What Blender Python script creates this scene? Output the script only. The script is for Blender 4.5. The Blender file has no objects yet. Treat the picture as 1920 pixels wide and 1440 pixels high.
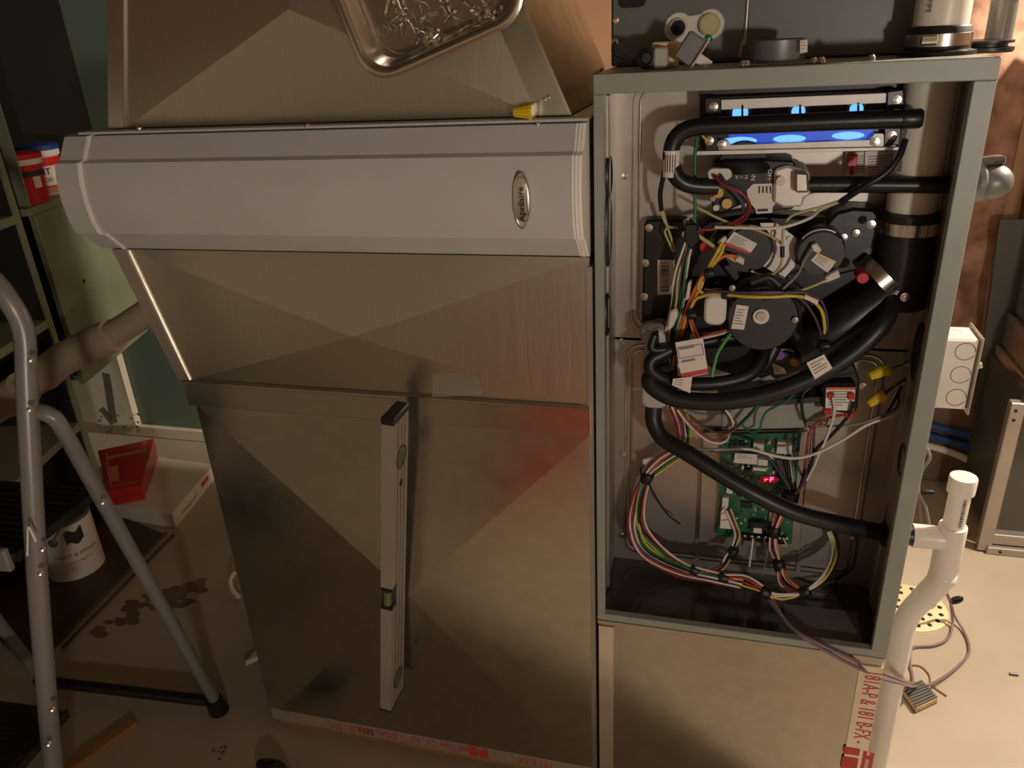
import bpy, bmesh, math, random
from mathutils import Vector, Matrix
random.seed(7)
scene = bpy.context.scene
COL = scene.collection

# ------------------------------------------------------------------ camera
F_PX, CX, CY = 1450.0, 960.0, 720.0
AX = Vector((0.96574387, 0.05895662, -0.2527111))     # world x,y,z axes in camera coords (right, down, forward)
AY = Vector((0.25437909, -0.40754597, 0.87703909))
AZ = Vector((-0.05128413, -0.91127954, -0.40858235))
CAM = Vector((0, -1, 1.285))
def c2w(v): return Vector((AX.dot(v), AY.dot(v), AZ.dot(v)))
cam = bpy.data.cameras.new('camera'); cam.sensor_width = 36; cam.lens = F_PX / 1920 * 36
cam.clip_start = 0.02; cam.clip_end = 50
cam_o = bpy.data.objects.new('camera', cam); COL.objects.link(cam_o)
r_, u_, b_ = c2w(Vector((1, 0, 0))), c2w(Vector((0, -1, 0))), c2w(Vector((0, 0, -1)))
cam_o.matrix_world = Matrix(((r_.x, u_.x, b_.x, CAM.x), (r_.y, u_.y, b_.y, CAM.y), (r_.z, u_.z, b_.z, CAM.z), (0, 0, 0, 1)))
scene.camera = cam_o

# ------------------------------------------------------------------ world, exposure
wd = bpy.data.worlds.new('world'); scene.world = wd; wd.use_nodes = True
wd.node_tree.nodes['Background'].inputs[0].default_value = (1.0, 0.86, 0.7, 1)
wd.node_tree.nodes['Background'].inputs[1].default_value = 0.004
scene.view_settings.view_transform = 'Standard'
scene.view_settings.look = 'None'
scene.view_settings.exposure = 0.0
scene.view_settings.gamma = 1.0
scene.view_settings.use_curve_mapping = False
BULB_A = dict(loc=(1.28, 0.62, 2.02), power=235.0)     # bare bulb right of and behind the furnace
BULB_B = dict(loc=(0.9, -2.2, 0.99), power=64.0)     # unseen fill lamp standing on the workbench behind the photographer

# ------------------------------------------------------------------ projection helpers (pixel of the 1920x1440 frame -> point on a real plane)
def ray(px, py): return c2w(Vector((px - CX, py - CY, F_PX)))
def P(px, py, y=0.0):
    r = ray(px, py); return CAM + r * ((y - CAM.y) / r.y)
def PZ(px, py, z=0.0):
    r = ray(px, py); return CAM + r * ((z - CAM.z) / r.z)
def PX(px, py, x):
    r = ray(px, py); return CAM + r * ((x - CAM.x) / r.x)
def PXR(px, py, y, r): return (P(px + r, py, y) - P(px - r, py, y)).length / 2

# ------------------------------------------------------------------ materials
def lin(c):
    return tuple(((x / 255) / 12.92 if x / 255 <= 0.04045 else ((x / 255 + 0.055) / 1.055) ** 2.4) for x in c)
M = {}
def mat(name, rgb, rough=0.5, metal=0.0, var=0.0, vscale=8.0, bump=0.0, bscale=60.0, emit=None, estr=0.0, coat=0.0,
        rvar=0.0, dark=None, stretch=None, trans=0.0, alpha=1.0):
    m = bpy.data.materials.new(name); m.use_nodes = True
    nt = m.node_tree; b = nt.nodes['Principled BSDF']
    col = lin(rgb) + (1,)
    b.inputs['Base Color'].default_value = col
    b.inputs['Roughness'].default_value = rough
    b.inputs['Metallic'].default_value = metal
    b.inputs['Coat Weight'].default_value = coat
    b.inputs['Transmission Weight'].default_value = trans
    b.inputs['Alpha'].default_value = alpha
    if emit: b.inputs['Emission Color'].default_value = lin(emit) + (1,); b.inputs['Emission Strength'].default_value = estr
    tc = nt.nodes.new('ShaderNodeTexCoord'); mp = nt.nodes.new('ShaderNodeMapping')
    nt.links.new(tc.outputs['Object'], mp.inputs['Vector'])
    if stretch: mp.inputs['Scale'].default_value = stretch
    if var > 0 or dark:
        n = nt.nodes.new('ShaderNodeTexNoise'); n.inputs['Scale'].default_value = vscale; n.inputs['Detail'].default_value = 6
        nt.links.new(mp.outputs['Vector'], n.inputs['Vector'])
        rp = nt.nodes.new('ShaderNodeValToRGB')
        lo = lin(dark) if dark else tuple(c * (1 - var) for c in col[:3])
        hi = tuple(min(1, c * (1 + var)) for c in col[:3])
        rp.color_ramp.elements[0].position = 0.32; rp.color_ramp.elements[1].position = 0.68
        rp.color_ramp.elements[0].color = lo + (1,); rp.color_ramp.elements[1].color = hi + (1,)
        nt.links.new(n.outputs['Fac'], rp.inputs['Fac']); nt.links.new(rp.outputs['Color'], b.inputs['Base Color'])
    if rvar > 0:
        n2 = nt.nodes.new('ShaderNodeTexNoise'); n2.inputs['Scale'].default_value = vscale * 0.7; n2.inputs['Detail'].default_value = 3
        nt.links.new(mp.outputs['Vector'], n2.inputs['Vector'])
        mr = nt.nodes.new('ShaderNodeMapRange'); mr.inputs['To Min'].default_value = max(0.02, rough - rvar); mr.inputs['To Max'].default_value = rough + rvar
        mr.inputs['From Min'].default_value = 0.3; mr.inputs['From Max'].default_value = 0.7
        nt.links.new(n2.outputs['Fac'], mr.inputs['Value']); nt.links.new(mr.outputs['Result'], b.inputs['Roughness'])
    if bump > 0:
        n3 = nt.nodes.new('ShaderNodeTexNoise'); n3.inputs['Scale'].default_value = bscale; n3.inputs['Detail'].default_value = 4
        nt.links.new(mp.outputs['Vector'], n3.inputs['Vector'])
        bp = nt.nodes.new('ShaderNodeBump'); bp.inputs['Strength'].default_value = bump; bp.inputs['Distance'].default_value = 0.01
        nt.links.new(n3.outputs['Fac'], bp.inputs['Height']); nt.links.new(bp.outputs['Normal'], b.inputs['Normal'])
    M[name] = m; return m

mat('galvanized', (188, 184, 172), 0.24, 1.0, var=0.05, vscale=40, rvar=0.03)
mat('galvanized_brushed', (190, 182, 166), 0.34, 1.0, var=0.06, vscale=20, rvar=0.04, bump=0.02, bscale=90, stretch=(60, 1, 1))
mat('galvanized_dull', (176, 166, 156), 0.42, 0.85, var=0.06, vscale=9, rvar=0.06, bump=0.015, bscale=8)
mat('satin_steel', (214, 204, 194), 0.5, 0.35, var=0.06, vscale=30)
mat('bright_steel', (215, 208, 198), 0.22, 1.0, var=0.05, vscale=30)
mat('stainless', (200, 192, 180), 0.24, 1.0, var=0.05, vscale=20, rvar=0.05)
mat('foil_tape', (225, 214, 198), 0.22, 0.75, var=0.06, vscale=18, bump=0.06, bscale=30)
mat('grey_paint', (146, 146, 134), 0.42, 0.0, var=0.04, vscale=12, bump=0.02, bscale=180)
mat('coil_paint', (98, 100, 92), 0.40, 0.0, var=0.04, vscale=12, bump=0.02, bscale=180)
mat('deck_paint', (58, 52, 48), 0.16, 0.0, var=0.2, vscale=5, coat=0.4)
mat('cleaner_grey', (192, 188, 184), 0.45, 0.0, var=0.03, vscale=10, bump=0.015, bscale=200)
mat('cleaner_trim', (244, 238, 230), 0.4, 0.0, var=0.03)
mat('black_rubber', (26, 25, 25), 0.42, 0.0, var=0.15, vscale=20, bump=0.02, bscale=80)
mat('black_plastic', (24, 23, 23), 0.36, 0.0, var=0.12, vscale=25, bump=0.02, bscale=120)
mat('dark_plastic', (44, 41, 39), 0.45, 0.0, var=0.12, vscale=25)
mat('pvc_white', (226, 216, 202), 0.32, 0.0, var=0.03, vscale=9)
mat('pvc_beige', (186, 166, 142), 0.45, 0.0, var=0.08, vscale=9)
mat('trap_grey', (176, 170, 160), 0.4, 0.0, var=0.05, vscale=12)
mat('paper', (222, 212, 200), 0.6, 0.0, var=0.04, vscale=15)
mat('ink', (46, 42, 42), 0.6, var=0.1)
mat('fine_print', (120, 112, 108), 0.6, var=0.1)
mat('ink_red', (196, 62, 60), 0.55, var=0.1)
mat('ink_violet', (140, 116, 170), 0.6, var=0.1)
mat('ink_white', (235, 228, 220), 0.5, var=0.03)
mat('brass', (196, 160, 92), 0.35, 0.6, var=0.1, vscale=40)
mat('pcb', (30, 92, 62), 0.38, 0.0, var=0.35, vscale=120, bump=0.05, bscale=300, coat=0.3)
mat('connector_white', (214, 206, 194), 0.4, var=0.05)
mat('yellow_plastic', (224, 190, 34), 0.38, var=0.06, vscale=40)
mat('red_plastic', (190, 34, 34), 0.4, var=0.08)
mat('purple_dot', (116, 74, 146), 0.5, var=0.05)
for n_, c_ in dict(white=(214, 204, 188), yellow=(206, 180, 60), pale_yellow=(184, 172, 112), black=(28, 26, 26), green=(34, 110, 72),
                   red=(168, 52, 44), dark_red=(122, 40, 44), orange=(214, 98, 52), purple=(84, 62, 92), blue=(56, 62, 84),
                   brown=(92, 66, 50), grey=(128, 122, 112), light_green=(92, 158, 96), mauve=(122, 98, 100)).items():
    mat('wire_' + n_, c_, 0.4, var=0.05, vscale=60)
mat('flame_blue', (40, 90, 255), 0.5, emit=(96, 158, 255), estr=1.8, var=0.1)
mat('flame_deep', (10, 30, 120), 0.4, emit=(34, 80, 205), estr=0.75, var=0.3, vscale=30)
mat('led_red', (255, 30, 80), 0.5, emit=(255, 70, 130), estr=5.0, var=0.02)
mat('concrete', (184, 168, 147), 0.38, 0.0, var=0.0, vscale=1.6, dark=(156, 139, 118), bump=0.04, bscale=14, rvar=0.1)
mat('teal_wall', (108, 124, 104), 0.7, var=0.06, vscale=3, bump=0.03, bscale=60)
mat('upper_wall', (112, 88, 66), 0.8, var=0.12, vscale=4, bump=0.05, bscale=30)
mat('back_room_wall', (222, 218, 206), 0.8, var=0.1, vscale=2, bump=0.05, bscale=40)
mat('ceiling_wood', (92, 78, 62), 0.8, var=0.15, vscale=4, stretch=(1, 8, 1))
mat('kraft', (176, 134, 96), 0.7, var=0.12, vscale=5, bump=0.08, bscale=14)
mat('insulation', (180, 136, 110), 0.85, dark=(128, 90, 70), vscale=16, bump=0.6, bscale=18, var=0.15)
mat('poly_film', (190, 160, 138), 0.18, alpha=0.25, bump=0.5, bscale=9, var=0.05)
mat('olive_paint', (136, 140, 112), 0.55, var=0.08, vscale=6, bump=0.02, bscale=60)
mat('shelf_unlit', (36, 35, 27), 0.6, var=0.15, vscale=6)  # unlit look of the shelf interiors, put into the paint colour
mat('pale_board', (226, 212, 188), 0.6, var=0.06, vscale=6)
mat('spray_grey', (112, 104, 88), 0.8, var=0.2, vscale=30)
mat('red_card', (178, 34, 34), 0.35, var=0.12, vscale=12, coat=0.3)
mat('white_card', (216, 202, 180), 0.55, var=0.05, vscale=8)
mat('red_tub', (200, 30, 30), 0.38, var=0.05)
mat('white_plastic', (222, 212, 198), 0.4, var=0.04)
mat('blue_plastic', (34, 62, 128), 0.4, var=0.06)
mat('ladder_paint', (132, 127, 122), 0.36, 0.2, var=0.05, vscale=18)
mat('ladder_tread', (22, 20, 19), 0.55, var=0.2, vscale=30, bump=0.1, bscale=90)
mat('wood_lath', (158, 116, 72), 0.6, var=0.15, vscale=10, stretch=(1, 1, 8))
mat('dark_board', (70, 48, 34), 0.55, var=0.2, vscale=5)
mat('level_body', (160, 150, 136), 0.38, 0.4, var=0.04, vscale=20)
mat('vial', (120, 128, 76), 0.12, var=0.05, trans=0.4)
mat('dark_sheet', (84, 80, 72), 0.45, 0.4, var=0.08, vscale=5)
mat('lead_grey', (118, 116, 113), 0.42, 0.4, var=0.1, vscale=20)
mat('clear_plastic', (150, 148, 142), 0.12, var=0.05, trans=0.45)
mat('drain_beige', (226, 198, 152), 0.5, var=0.06, vscale=20)
mat('hole_dark', (12, 10, 9), 0.7, var=0.1)
mat('cork', (190, 158, 112), 0.7, var=0.15, vscale=90)
mat('rib_rubber', (84, 82, 76), 0.5, var=0.08, vscale=50)
mat('pex_blue', (44, 74, 124), 0.35, var=0.06)
mat('transformer_iron', (48, 45, 42), 0.45, 0.4, var=0.15, vscale=40)
mat('stain_brown', (116, 92, 70), 0.5, var=0.3, vscale=18)

# ------------------------------------------------------------------ geometry builder
def origin_of(o):
    while o.parent: o = o.parent
    return o.location.copy()
def tag(o, label=None, cat=None, group=None, kind=None):
    if label: o['label'] = label
    if cat: o['category'] = cat
    if group: o['group'] = group
    if kind: o['kind'] = kind
    return o
def thing(name, loc, label, cat, group=None):
    o = bpy.data.objects.new(name, None); o.empty_display_size = 0.05
    o.location = Vector(loc); COL.objects.link(o); return tag(o, label, cat, group)

class G:
    def __init__(s): s.v = []; s.f = []; s.m = []; s.mi = 0
    def add(s, vs, fs):
        k = len(s.v); s.v += [Vector(v) for v in vs]
        for f in fs: s.f.append(tuple(i + k for i in f)); s.m.append(s.mi)
        return s
    def hexa(s, a, b):           # a: 4 bottom pts, b: 4 top pts
        return s.add(list(a) + list(b), [(3, 2, 1, 0), (4, 5, 6, 7), (0, 1, 5, 4), (1, 2, 6, 5), (2, 3, 7, 6), (3, 0, 4, 7)])
    def box(s, x0, x1, y0, y1, z0, z1):
        return s.hexa([(x0, y0, z0), (x1, y0, z0), (x1, y1, z0), (x0, y1, z0)], [(x0, y0, z1), (x1, y0, z1), (x1, y1, z1), (x0, y1, z1)])
    def obox(s, c, ux, uy, uz):  # centre, half-axis vectors
        c, ux, uy, uz = map(Vector, (c, ux, uy, uz))
        return s.hexa([c - ux - uy - uz, c + ux - uy - uz, c + ux + uy - uz, c - ux + uy - uz], [c - ux - uy + uz, c + ux - uy + uz, c + ux + uy + uz, c - ux + uy + uz])
    def prism(s, poly, vec):
        n = len(poly); vec = Vector(vec); a = [Vector(p) for p in poly]
        return s.add(a + [p + vec for p in a], [tuple(range(n)), tuple(range(2 * n - 1, n - 1, -1))] + [(i, (i + 1) % n, (i + 1) % n + n, i + n) for i in range(n)])
    def rings(s, rings, cap0=True, cap1=True, closed=True):
        n = len(rings[0]); vs = [p for r in rings for p in r]; fs = []
        for k in range(len(rings) - 1):
            for i in range(n if closed else n - 1):
                j = (i + 1) % n; fs.append((k * n + i, k * n + j, (k + 1) * n + j, (k + 1) * n + i))
        if cap0: fs.append(tuple(range(n - 1, -1, -1)))
        if cap1: fs.append(tuple((len(rings) - 1) * n + i for i in range(n)))
        return s.add(vs, fs)
    def lathe(s, o, axis, prof, n=24, cap0=True, cap1=True):   # prof: (r, h) along axis
        o = Vector(o); ax = Vector(axis).normalized(); t = ax.orthogonal().normalized(); q = ax.cross(t)
        return s.rings([[o + ax * h + (t * math.cos(2 * math.pi * i / n) + q * math.sin(2 * math.pi * i / n)) * max(r, 1e-5) for i in range(n)] for r, h in prof], cap0, cap1)
    def cyl(s, p0, p1, r, r1=None, n=20):
        p0, p1 = Vector(p0), Vector(p1); L = (p1 - p0).length
        return s.lathe(p0, p1 - p0, [(r, 0), (r if r1 is None else r1, L)], n)
    def tube(s, pts, r, n=8, sub=6, smooth=True):
        pts = [Vector(p) for p in pts]
        if smooth and len(pts) > 2: pts = catmull(pts, sub)
        rs = []; t0 = None
        for i, p in enumerate(pts):
            d = (pts[min(i + 1, len(pts) - 1)] - pts[max(i - 1, 0)])
            d = d.normalized() if d.length > 1e-9 else Vector((0, 0, 1))
            if t0 is None: t0 = d.orthogonal().normalized()
            else:
                t0 = t0 - d * t0.dot(d); t0 = t0.normalized() if t0.length > 1e-6 else d.orthogonal().normalized()
            q = d.cross(t0); rr = r(i / (len(pts) - 1)) if callable(r) else r
            rs.append([p + (t0 * math.cos(2 * math.pi * k / n) + q * math.sin(2 * math.pi * k / n)) * rr for k in range(n)])
        return s.rings(rs)
    def sphere(s, c, r, n=16, m=8, sc=(1, 1, 1)):
        c = Vector(c)
        return s.rings([[c + Vector((r * sc[0] * math.sin(a) * math.cos(2 * math.pi * i / n), r * sc[1] * math.sin(a) * math.sin(2 * math.pi * i / n), -r * sc[2] * math.cos(a))) for i in range(n)] for a in [max(0.02, min(math.pi - 0.02, math.pi * k / m)) for k in range(m + 1)]])
    def build(s, name, mats, parent=None, smooth=35, bevel=0.0, seg=1):
        org = origin_of(parent) if parent else None
        if org is None:
            xs = [v.x for v in s.v]; ys = [v.y for v in s.v]; zs = [v.z for v in s.v]
            org = Vector(((min(xs) + max(xs)) / 2, (min(ys) + max(ys)) / 2, min(zs)))
        me = bpy.data.meshes.new(name); me.from_pydata([v - org for v in s.v], [], s.f)
        if isinstance(mats, str): mats = [mats]
        for m in mats: me.materials.append(M[m])
        me.polygons.foreach_set('material_index', s.m)
        bm = bmesh.new(); bm.from_mesh(me)
        bmesh.ops.recalc_face_normals(bm, faces=bm.faces)
        if bevel > 0:
            es = [e for e in bm.edges if len(e.link_faces) == 2 and e.calc_face_angle(0) > 0.6]
            if es: bmesh.ops.bevel(bm, geom=es, offset=bevel, segments=seg, affect='EDGES', profile=0.5)
        bm.to_mesh(me); bm.free()
        if smooth and bevel > 0 and seg == 1: smooth = min(smooth, 25)
        if smooth:
            me.polygons.foreach_set('use_smooth', [True] * len(me.polygons)); me.set_sharp_from_angle(angle=math.radians(smooth))
        o = bpy.data.objects.new(name, me); COL.objects.link(o)
        if parent: o.parent = parent
        else: o.location = org
        return o

def catmull(p, sub):
    out = []
    q = [p[0] * 2 - p[1]] + p + [p[-1] * 2 - p[-2]]
    for i in range(1, len(q) - 2):
        for k in range(sub):
            t = k / sub; a, b, c, d = q[i - 1], q[i], q[i + 1], q[i + 2]
            out.append(0.5 * ((2 * b) + (c - a) * t + (2 * a - 5 * b + 4 * c - d) * t * t + (3 * b - a - 3 * c + d) * t ** 3))
    out.append(q[-2]); return out
def fillet(p, d, n=6):
    out = [p[0]]
    for a, b, c in zip(p, p[1:], p[2:]):
        u = b + (a - b).normalized() * min(d, (a - b).length * .45); v = b + (c - b).normalized() * min(d, (c - b).length * .45)
        out += [(u * (1 - t) ** 2 + b * 2 * t * (1 - t) + v * t * t) for t in [k / n for k in range(n + 1)]]
    return out + [p[-1]]
def rrect(w, h, r, n=5):
    pts = []
    for cx, cy, a0 in ((w / 2 - r, h / 2 - r, 0), (-w / 2 + r, h / 2 - r, 90), (-w / 2 + r, -h / 2 + r, 180), (w / 2 - r, -h / 2 + r, 270)):
        for k in range(n + 1):
            a = math.radians(a0 + 90 * k / n); pts.append((cx + r * math.cos(a), cy + r * math.sin(a)))
    return pts
def pxs(l, y): return [P(a, b, y) for a, b in l]
def slab(poly_px, y0, y1): return G().prism(pxs(poly_px, y0), (0, y1 - y0, 0))   # face at y0, extruded straight back to y1
def pxcyl(px, py, rpx, y0, y1, prof=None, n=28):
    c = P(px, py, y0); r = PXR(px, py, y0, rpx)
    return G().lathe((c.x, y1, c.z), (0, -1, 0), prof(r, y1 - y0) if prof else [(r, 0), (r, (y1 - y0) * 0.94), (r * 0.96, y1 - y0)], n)
_txt = {}
def text_geo(body):
    if body in _txt: return _txt[body]
    cu = bpy.data.curves.new('t', 'FONT'); cu.body = body; cu.align_x = 'CENTER'; cu.align_y = 'CENTER'; cu.resolution_u = 2
    o = bpy.data.objects.new('t', cu); COL.objects.link(o)
    dg = bpy.context.evaluated_depsgraph_get(); me = o.evaluated_get(dg).to_mesh()
    vs = [v.co.copy() for v in me.vertices]; fs = [tuple(p.vertices) for p in me.polygons]
    bpy.data.objects.remove(o); bpy.data.curves.remove(cu)
    _txt[body] = (vs, fs); return vs, fs
def add_text(g, body, c, u, v, h, off=0.0004, sx=1.0):    # u: reading direction, v: up direction, h: cap height
    vs, fs = text_geo(body); c, u, v = Vector(c), Vector(u).normalized(), Vector(v).normalized(); n = u.cross(v); k = h / 0.7
    a = [c + u * (p.x * k * sx) + v * (p.y * k) + n * off for p in vs]
    g.add(a, fs); return g
def sticker(quad, parent, name='label', y=0.1, lines=5, band=None, bars=False, curl=0.0, block=True):
    """thin paper label; quad = 4 px corners TL TR BR BL on plane y (one y or four)"""
    ys = y if isinstance(y, (list, tuple)) else [y] * 4
    a, b, c, d = [P(p[0], p[1], yy) for p, yy in zip(quad, ys)]
    n = (b - a).cross(d - a).normalized()
    if n.y > 0: n = -n
    g = G(); th = n * 0.0006; g.prism([a, b, c, d], th); g.mi = 1
    def pt(s, t): return a.lerp(b, s).lerp(d.lerp(c, s), t) + th * 1.35
    def strip(s0, s1, t0, t1): g.add([pt(s0, t0), pt(s1, t0), pt(s1, t1), pt(s0, t1)], [(0, 1, 2, 3)])
    rnd = random.Random(int(quad[0][0] * 7 + quad[0][1]))
    if bars:
        t = 0.08
        while t < 0.9:
            w = rnd.choice((0.012, 0.02, 0.034)); strip(0.2, 0.68, t, t + w); t += w + rnd.choice((0.014, 0.024, 0.03))
    else:
        for i in range(lines):
            t = 0.16 + 0.7 * i / max(1, lines); strip(0.1, 0.1 + rnd.uniform(0.4, 0.8), t, t + 0.24 / max(4, lines))
    mats = ['paper', 'ink' if bars else 'fine_print']
    if band:
        g.mi = 2; strip(0.0, 1.0, *band[1]); mats.append(band[0])
    return g.build(name, mats, parent, 0)
def screw_head(parent, px, py, y, rpx=7, name='screw', m='bright_steel'):
    c = P(px, py, y); r = PXR(px, py, y, rpx)
    return G().lathe(c, (0, -1, 0), [(r * 1.25, 0), (r * 1.25, r * .25), (r * .8, r * .3), (r * .75, r * .8), (r * .3, r * .85)], 10).build(name, m, parent, 30)

# ================================================================== SETTING
FLX0, FLX1, FLY0, FLY1 = -2.5, 3.0, -3.4, 1.34
tag(G().box(FLX0, FLX1, FLY0, FLY1, -0.05, 0).build('floor', 'concrete'), kind='structure')
tag(G().box(FLX0, FLX1, FLY0, FLY1, 2.42, 2.47).build('ceiling', 'ceiling_wood'), kind='structure')
tag(G().box(FLX0 - .05, FLX0, -.5, FLY1, 0, 2.42).build('wall_left', 'teal_wall'), kind='structure')
tag(G().box(FLX0 - .05, FLX0, FLY0, -.5, 0, 1.05).build('wall_left_rear', 'back_room_wall'), kind='structure')  # unseen rear walls split pale and dark to shape the duct reflections
tag(G().box(FLX0 - .05, FLX0 - .01, FLY0, -.5, 1.05, 2.42).build('wall_left_upper', 'upper_wall'), kind='structure')
tag(G().box(FLX1, FLX1 + .05, FLY0, FLY1, 0, 2.42).build('wall_right', 'upper_wall'), kind='structure')
tag(G().box(FLX0, FLX1, FLY0 - .05, FLY0, 0, 1.05).build('wall_front', 'back_room_wall'), kind='structure')
tag(G().box(FLX0, FLX1, FLY0 - .05, FLY0 - .01, 1.05, 2.42).build('wall_front_upper', 'upper_wall'), kind='structure')
wb = tag(G().box(FLX0, FLX1, FLY1, FLY1 + .05, 0, 2.42).build('wall_back', 'kraft'), kind='structure')
wt = tag(G().box(FLX0, -1.02, 1.115, FLY1, 0, 2.42).build('wall_back_painted', 'teal_wall'), kind='structure')
tag(G().box(FLX0, -1.02, 1.095, 1.115, 0, 0.045).build('baseboard_back', 'pale_board', bevel=.004), kind='structure')
# kraft-faced and fibreglass batts between studs on the back wall
def lumpy(name, x0, x1, z0, z1, y, amp, m, parent, nx=26, nz=50, seed=1):
    from mathutils import noise
    g = G(); vs = []; fs = []
    for j in range(nz + 1):
        for i in range(nx + 1):
            x = x0 + (x1 - x0) * i / nx; z = z0 + (z1 - z0) * j / nz
            d = noise.fractal(Vector((x * 9 + seed, z * 7, seed * 3.1)), 1.0, 2.0, 4) * amp
            edge = min(i, nx - i) / nx * 5
            vs.append((x, y + d - amp * min(1, edge), z))
    for j in range(nz):
        for i in range(nx):
            a = j * (nx + 1) + i; fs.append((a, a + 1, a + nx + 2, a + nx + 1))
    g.add(vs, fs); k = len(vs)
    g.add([(x0, FLY1 - .001, z0), (x1, FLY1 - .001, z0), (x1, FLY1 - .001, z1), (x0, FLY1 - .001, z1)], [(0, 1, 2, 3)])
    return g.build(name, m, parent, 60)
for i, x in enumerate((0.36, 0.74, 1.12, 1.5)):
    lumpy('insulation_batt', x + .005, x + .345, 0.36, 2.4, 1.295, 0.03, 'insulation', wb, seed=i + 2)
    G().box(x - .035, x + .003, 1.285, FLY1, 0.02, 2.41).build('stud', 'kraft', wb, bevel=.002)
G().box(0.30, 2.9, 1.25, FLY1, 0.0, 0.34).build('sill_ledge', 'upper_wall', wb, bevel=.004)
# kraft paper panels seen between the ducts
for x0, x1 in ((-1.0, -.62), (-.615, -.24), (-.235, .15)):
    G().box(x0, x1, 1.30, FLY1, 0.05, 2.38).build('kraft_panel', 'kraft', wb, bevel=.004)

# ------------------------------------------------------------------ lamps of the room and an added bench
BENCH_Z = .86
wbn = thing('shade_bench', (.6, -2.35, 0), 'added, unseen workbench standing behind the photographer', 'shade_bench')
G().box(-.3, 1.6, -2.8, -1.9, BENCH_Z - .04, BENCH_Z).build('bench_top', 'wood_lath', wbn, bevel=.003)  # bench added so its edge shades the floor from the lamp
for x_ in (-.26, 1.48):
    for y_ in (-2.77, -2.0): G().box(x_, x_ + .08, y_, y_ + .08, 0, BENCH_Z - .04).build('leg', 'wood_lath', wbn)
def lamp(name, loc, power, label, col, r=0.035, hang=True):
    t = thing(name, loc, label, 'lamp')
    c = Vector(loc)
    m = mat('glow_' + name, (255, 240, 220), 0.5, emit=col, estr=power / (4 * math.pi * r * r * math.pi) )
    G().sphere(c, r, 24, 12).build('bulb', 'glow_' + name, t, 60)
    if hang:
        G().lathe(c + Vector((0, 0, r * .9)), (0, 0, 1), [(.016, 0), (.02, .01), (.02, .05), (.008, .055)], 16).build('socket', 'black_plastic', t)
        G().tube([c + Vector((0, 0, r * .9 + .05)), (c.x, c.y, 2.419)], .004, smooth=False).build('cord', 'wire_white', t)
    else:
        G().lathe((c.x, c.y, BENCH_Z + .001), (0, 0, 1), [(.05, 0), (.05, .01), (.02, .016), (.02, c.z - r * .9 - BENCH_Z - .001)], 24).build('lamp_foot', 'black_plastic', t)
    return t
lamp('hanging_bulb', BULB_A['loc'], BULB_A['power'], 'bare glowing bulb hanging from the joists beside the furnace', (255, 243, 226), .035)
lamp('fill_lamp', BULB_B['loc'], BULB_B['power'], 'unseen fill lamp standing on the workbench, lighting the furnace front', (255, 248, 238), .06, hang=False)

# ================================================================== FURNACE
FX0, FX1, FZ0, FZ1, FD = -0.164, 0.276, 0.401, 1.239, 0.72
PY = 0.165
fur = thing('furnace', ((FX0 + FX1) / 2, FD / 2, FZ0), 'open grey gas furnace cabinet with exposed wiring, hoses and blue burner flames', 'furnace')
t = .0015
G().box(FX0, FX0 + t, 0, FD, FZ0, FZ1).build('side_panel', 'grey_paint', fur)
G().box(FX1 - t, FX1, 0, FD, FZ0, FZ1).build('side_panel', 'grey_paint', fur)
G().box(FX0, FX1, 0, FD, FZ1 - t, FZ1).build('top_panel', 'grey_paint', fur)
G().box(FX0, FX1, FD - t, FD, FZ0, FZ1).build('back_panel', 'grey_paint', fur)
G().box(FX0, FX1, 0.0, FD, FZ0, FZ0 + .004).build('blower_deck', 'deck_paint', fur)
# front flanges
G().box(FX0, FX1, -.0015, .012, 1.216, FZ1).build('front_flange', 'grey_paint', fur, bevel=.001)
G().box(FX0, FX0 + .0125, -.001, .01, FZ0, 1.216).build('front_flange', 'grey_paint', fur, bevel=.001)
G().box(FX1 - .023, FX1, -.001, .01, FZ0, 1.216).build('front_flange', 'grey_paint', fur, bevel=.001)
G().box(FX0, FX1, -.0015, .012, FZ0, FZ0 + .013).build('front_flange', 'grey_paint', fur, bevel=.001)
# inner side channels
G().box(FX0 + t, FX0 + .006, .012, PY, FZ0 + .01, 1.214).build('side_liner', 'galvanized_dull', fur)
G().box(FX1 - .008, FX1 - t, .03, PY, FZ0 + .01, 1.214).build('side_liner', 'galvanized_dull', fur)
for y_, w_ in ((.06, .004), (.11, .003)):
    G().box(FX1 - .011, FX1 - .007, y_, y_ + .012, FZ0 + .01, 1.21).build('liner_rib', 'galvanized_dull', fur, bevel=.001)
G().box(FX0 + .005, FX0 + .0095, .07, .085, FZ0 + .01, 1.21).build('liner_rib', 'galvanized_dull', fur, bevel=.001)
# vestibule panels with pressed beads
SPL = P(1400, 645, PY).z
up = G().box(FX0 + t, FX1 - t, PY, PY + .0015, SPL + .002, FZ1 - t).build('vestibule_panel', 'galvanized_dull', fur)
lo = G().box(FX0 + t, FX1 - t, PY, PY + .0015, FZ0 + .004, SPL - .002).build('vestibule_panel', 'galvanized_dull', fur)
def bead(x0, x1, z0, z1, r, par):
    cx, cz = (x0 + x1) / 2, (z0 + z1) / 2
    for grow, rad in ((0, .0022), (.009, .0022)):
        pts = [Vector((cx + a, PY, cz + b)) for a, b in rrect(x1 - x0 + grow * 2, z1 - z0 + grow * 2, r + grow, 5)]
        G().tube(pts + [pts[0]], rad, 6, smooth=False).build('pressed_bead', 'galvanized', par, 60)
bead(-.124, .236, SPL + .022, 1.21, .02, up)
a_, b_2 = P(1184, 660, PY), P(1590, 1050, PY)
bead(-.131, .236, FZ0 + .03, SPL - .018, .016, lo)
for px, py in ((1172, 170), (1172, 330), (1166, 640), (1166, 850), (1166, 1003), (1660, 600), (1600, 1010)): screw_head(fur, px, py, PY - .001, 5)
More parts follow.
